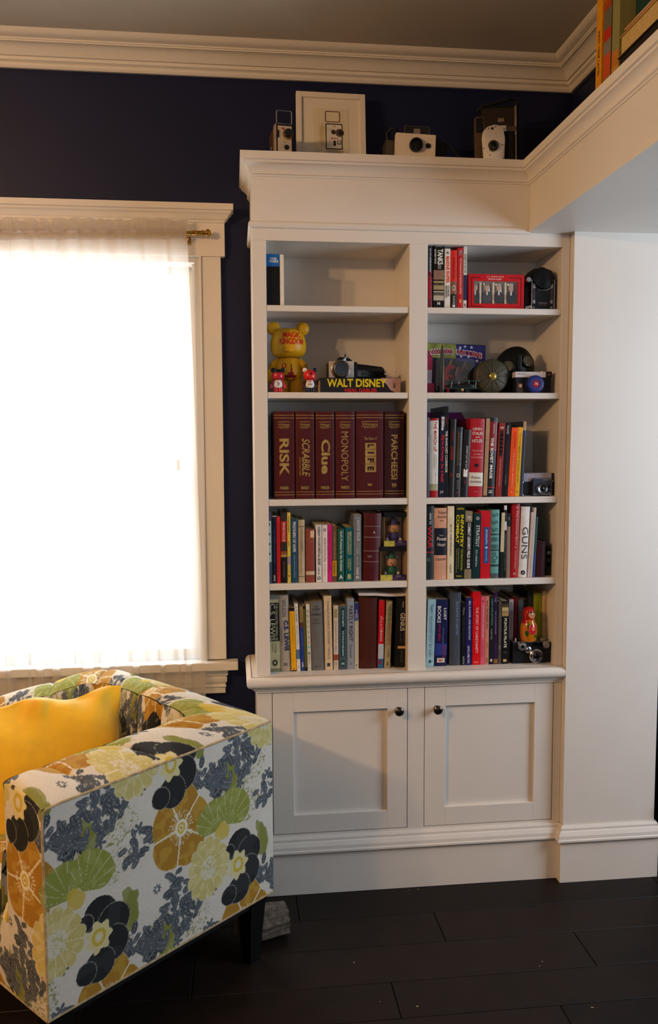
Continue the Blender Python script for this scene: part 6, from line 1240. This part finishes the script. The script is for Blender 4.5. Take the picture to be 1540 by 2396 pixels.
def flatbook(label, x, y0, y1, z0, z1, d, cov, pg):
    rt = thing('book', label, 'book', (x, y0, z0), group='books lying on the ledge')
    L2 = y0-y1; T = z1-z0
    MB().box(.0, d, -L2, 0, 0, .003).box(0, d, -L2, 0, T-.003, T).box(d-.003, d, -L2, 0, .003, T-.003).out('cover', M(cov, .45), rt)
    MB().box(.004, d-.003, -L2+.004, -.004, .003, T-.003).out('pages', M(pg, .8, 0, .25, 200), rt)
flatbook('dark covered book lying at the bottom of the flat stack on the ledge', .895, -.602, -.86, ZL2, ZL2+.0600, .22, '#15110f', '#1a1412')
flatbook('thick cream paged book in the middle of the flat stack on the ledge', .897, -.604, -.88, ZL2+.0603, ZL2+.1090, .22, '#b08a4a', '#c0a264')
flatbook('thin peach book on the cream one in the flat ledge stack', .903, -.616, -.88, ZL2+.1093, ZL2+.1230, .21, '#d0a070', '#cf9f6c')
rt = lbook('book', 'dark green and brown picture book standing on top of the flat stack on the ledge', .930, -.885, .265, .21, .02, '#12352a', 0, None, True, ZL2+.1233)
flat_ = MB().box(-.0010, -.0004, .02, .24, .060, .20).out('cover_picture', M('#4a2c16', .5, 0, .5, 14), rt); MB().box(-.0010, -.0004, .004, .261, .022, .028).out('cover_stripe', M('#7a9a88', .5, 0, .5, 120), rt)

# ================================================================== near the floor
lg_ = thing('log', 'rough gray brown chunk of wood on the floor behind the armchair leg', 'wood', (.0, -.232, .046), rz=R(14))
bm = bmesh.new(); bmesh.ops.create_cone(bm, cap_ends=True, segments=28, radius1=.05, radius2=.044, depth=.15, matrix=Matrix.Rotation(R(90), 4, 'Y'))
bmesh.ops.subdivide_edges(bm, edges=bm.edges[:], cuts=3, use_grid_fill=True)
rs = random.Random(2)
for v in bm.verts:
    a = math.atan2(v.co.z, v.co.y); k_ = 1+.08*math.sin(7*a)+.06*math.sin(13*a+v.co.x*40)+.05*(rs.random()-.5); v.co.y *= k_; v.co.z = max(-.0455, v.co.z*k_); v.co.x += .006*(rs.random()-.5)
me = bpy.data.meshes.new('bark'); bm.to_mesh(me); bm.free(); me.materials.append(M('#6a5e52', .85, 0, .5, 60, .6)); o = bpy.data.objects.new('bark', me); C.objects.link(o); o.parent = lg_
bg_ = thing('tote_bag', 'black tote bag with silver zip just beyond the white opening wall', 'bag', (1.50, .06, 0))
m = MB(); bmv = m.b; m.prism([(-.115, 0), (.20, 0), (.22, .02), (.20, .30), (.16, .52), (-.06, .52), (-.095, .30), (-.125, .02)], -.12, .12, 'Y', .02, 3).out('bag_body', M('#0c0c10', .5, 0, .3, 40), bg_, True)
MB().box(-.070, .165, -.006, .006, .519, .523).out('zip', CHROME, bg_); MB().tube([(-.05, -.122, .45), (-.03, -.127, .62), (.05, -.127, .70), (.12, -.127, .62), (.14, -.122, .45)], .007).out('bag_handle', LEATHER, bg_, True)
MB().box(-.112, -.104, -.124, -.1, .24, .27, .001).out('buckle', CHROME, bg_)
for x_, y_, r_ in ((.26, -.395, .0035), (.40, -.60, .0045), (.80, -.455, .003), (.785, -.475, .0025), (.86, -.66, .0045), (.53, -.03, .004), (.50, -.03, .0025), (.305, -.57, .002)):
    bm = MB().ell((0, 0, .0012), r_, r_*.6, .0016, 8, 5); o = bm.out('crumb', M('#8a7a60', .8), None); o.location = (x_, y_, 0); o.rotation_euler = (0, 0, x_*40)
    tag(o, 'tiny pale crumb lying on the dark plank floor', 'crumb', 'crumbs on the floor')

bpy.data.objects.remove(_to)
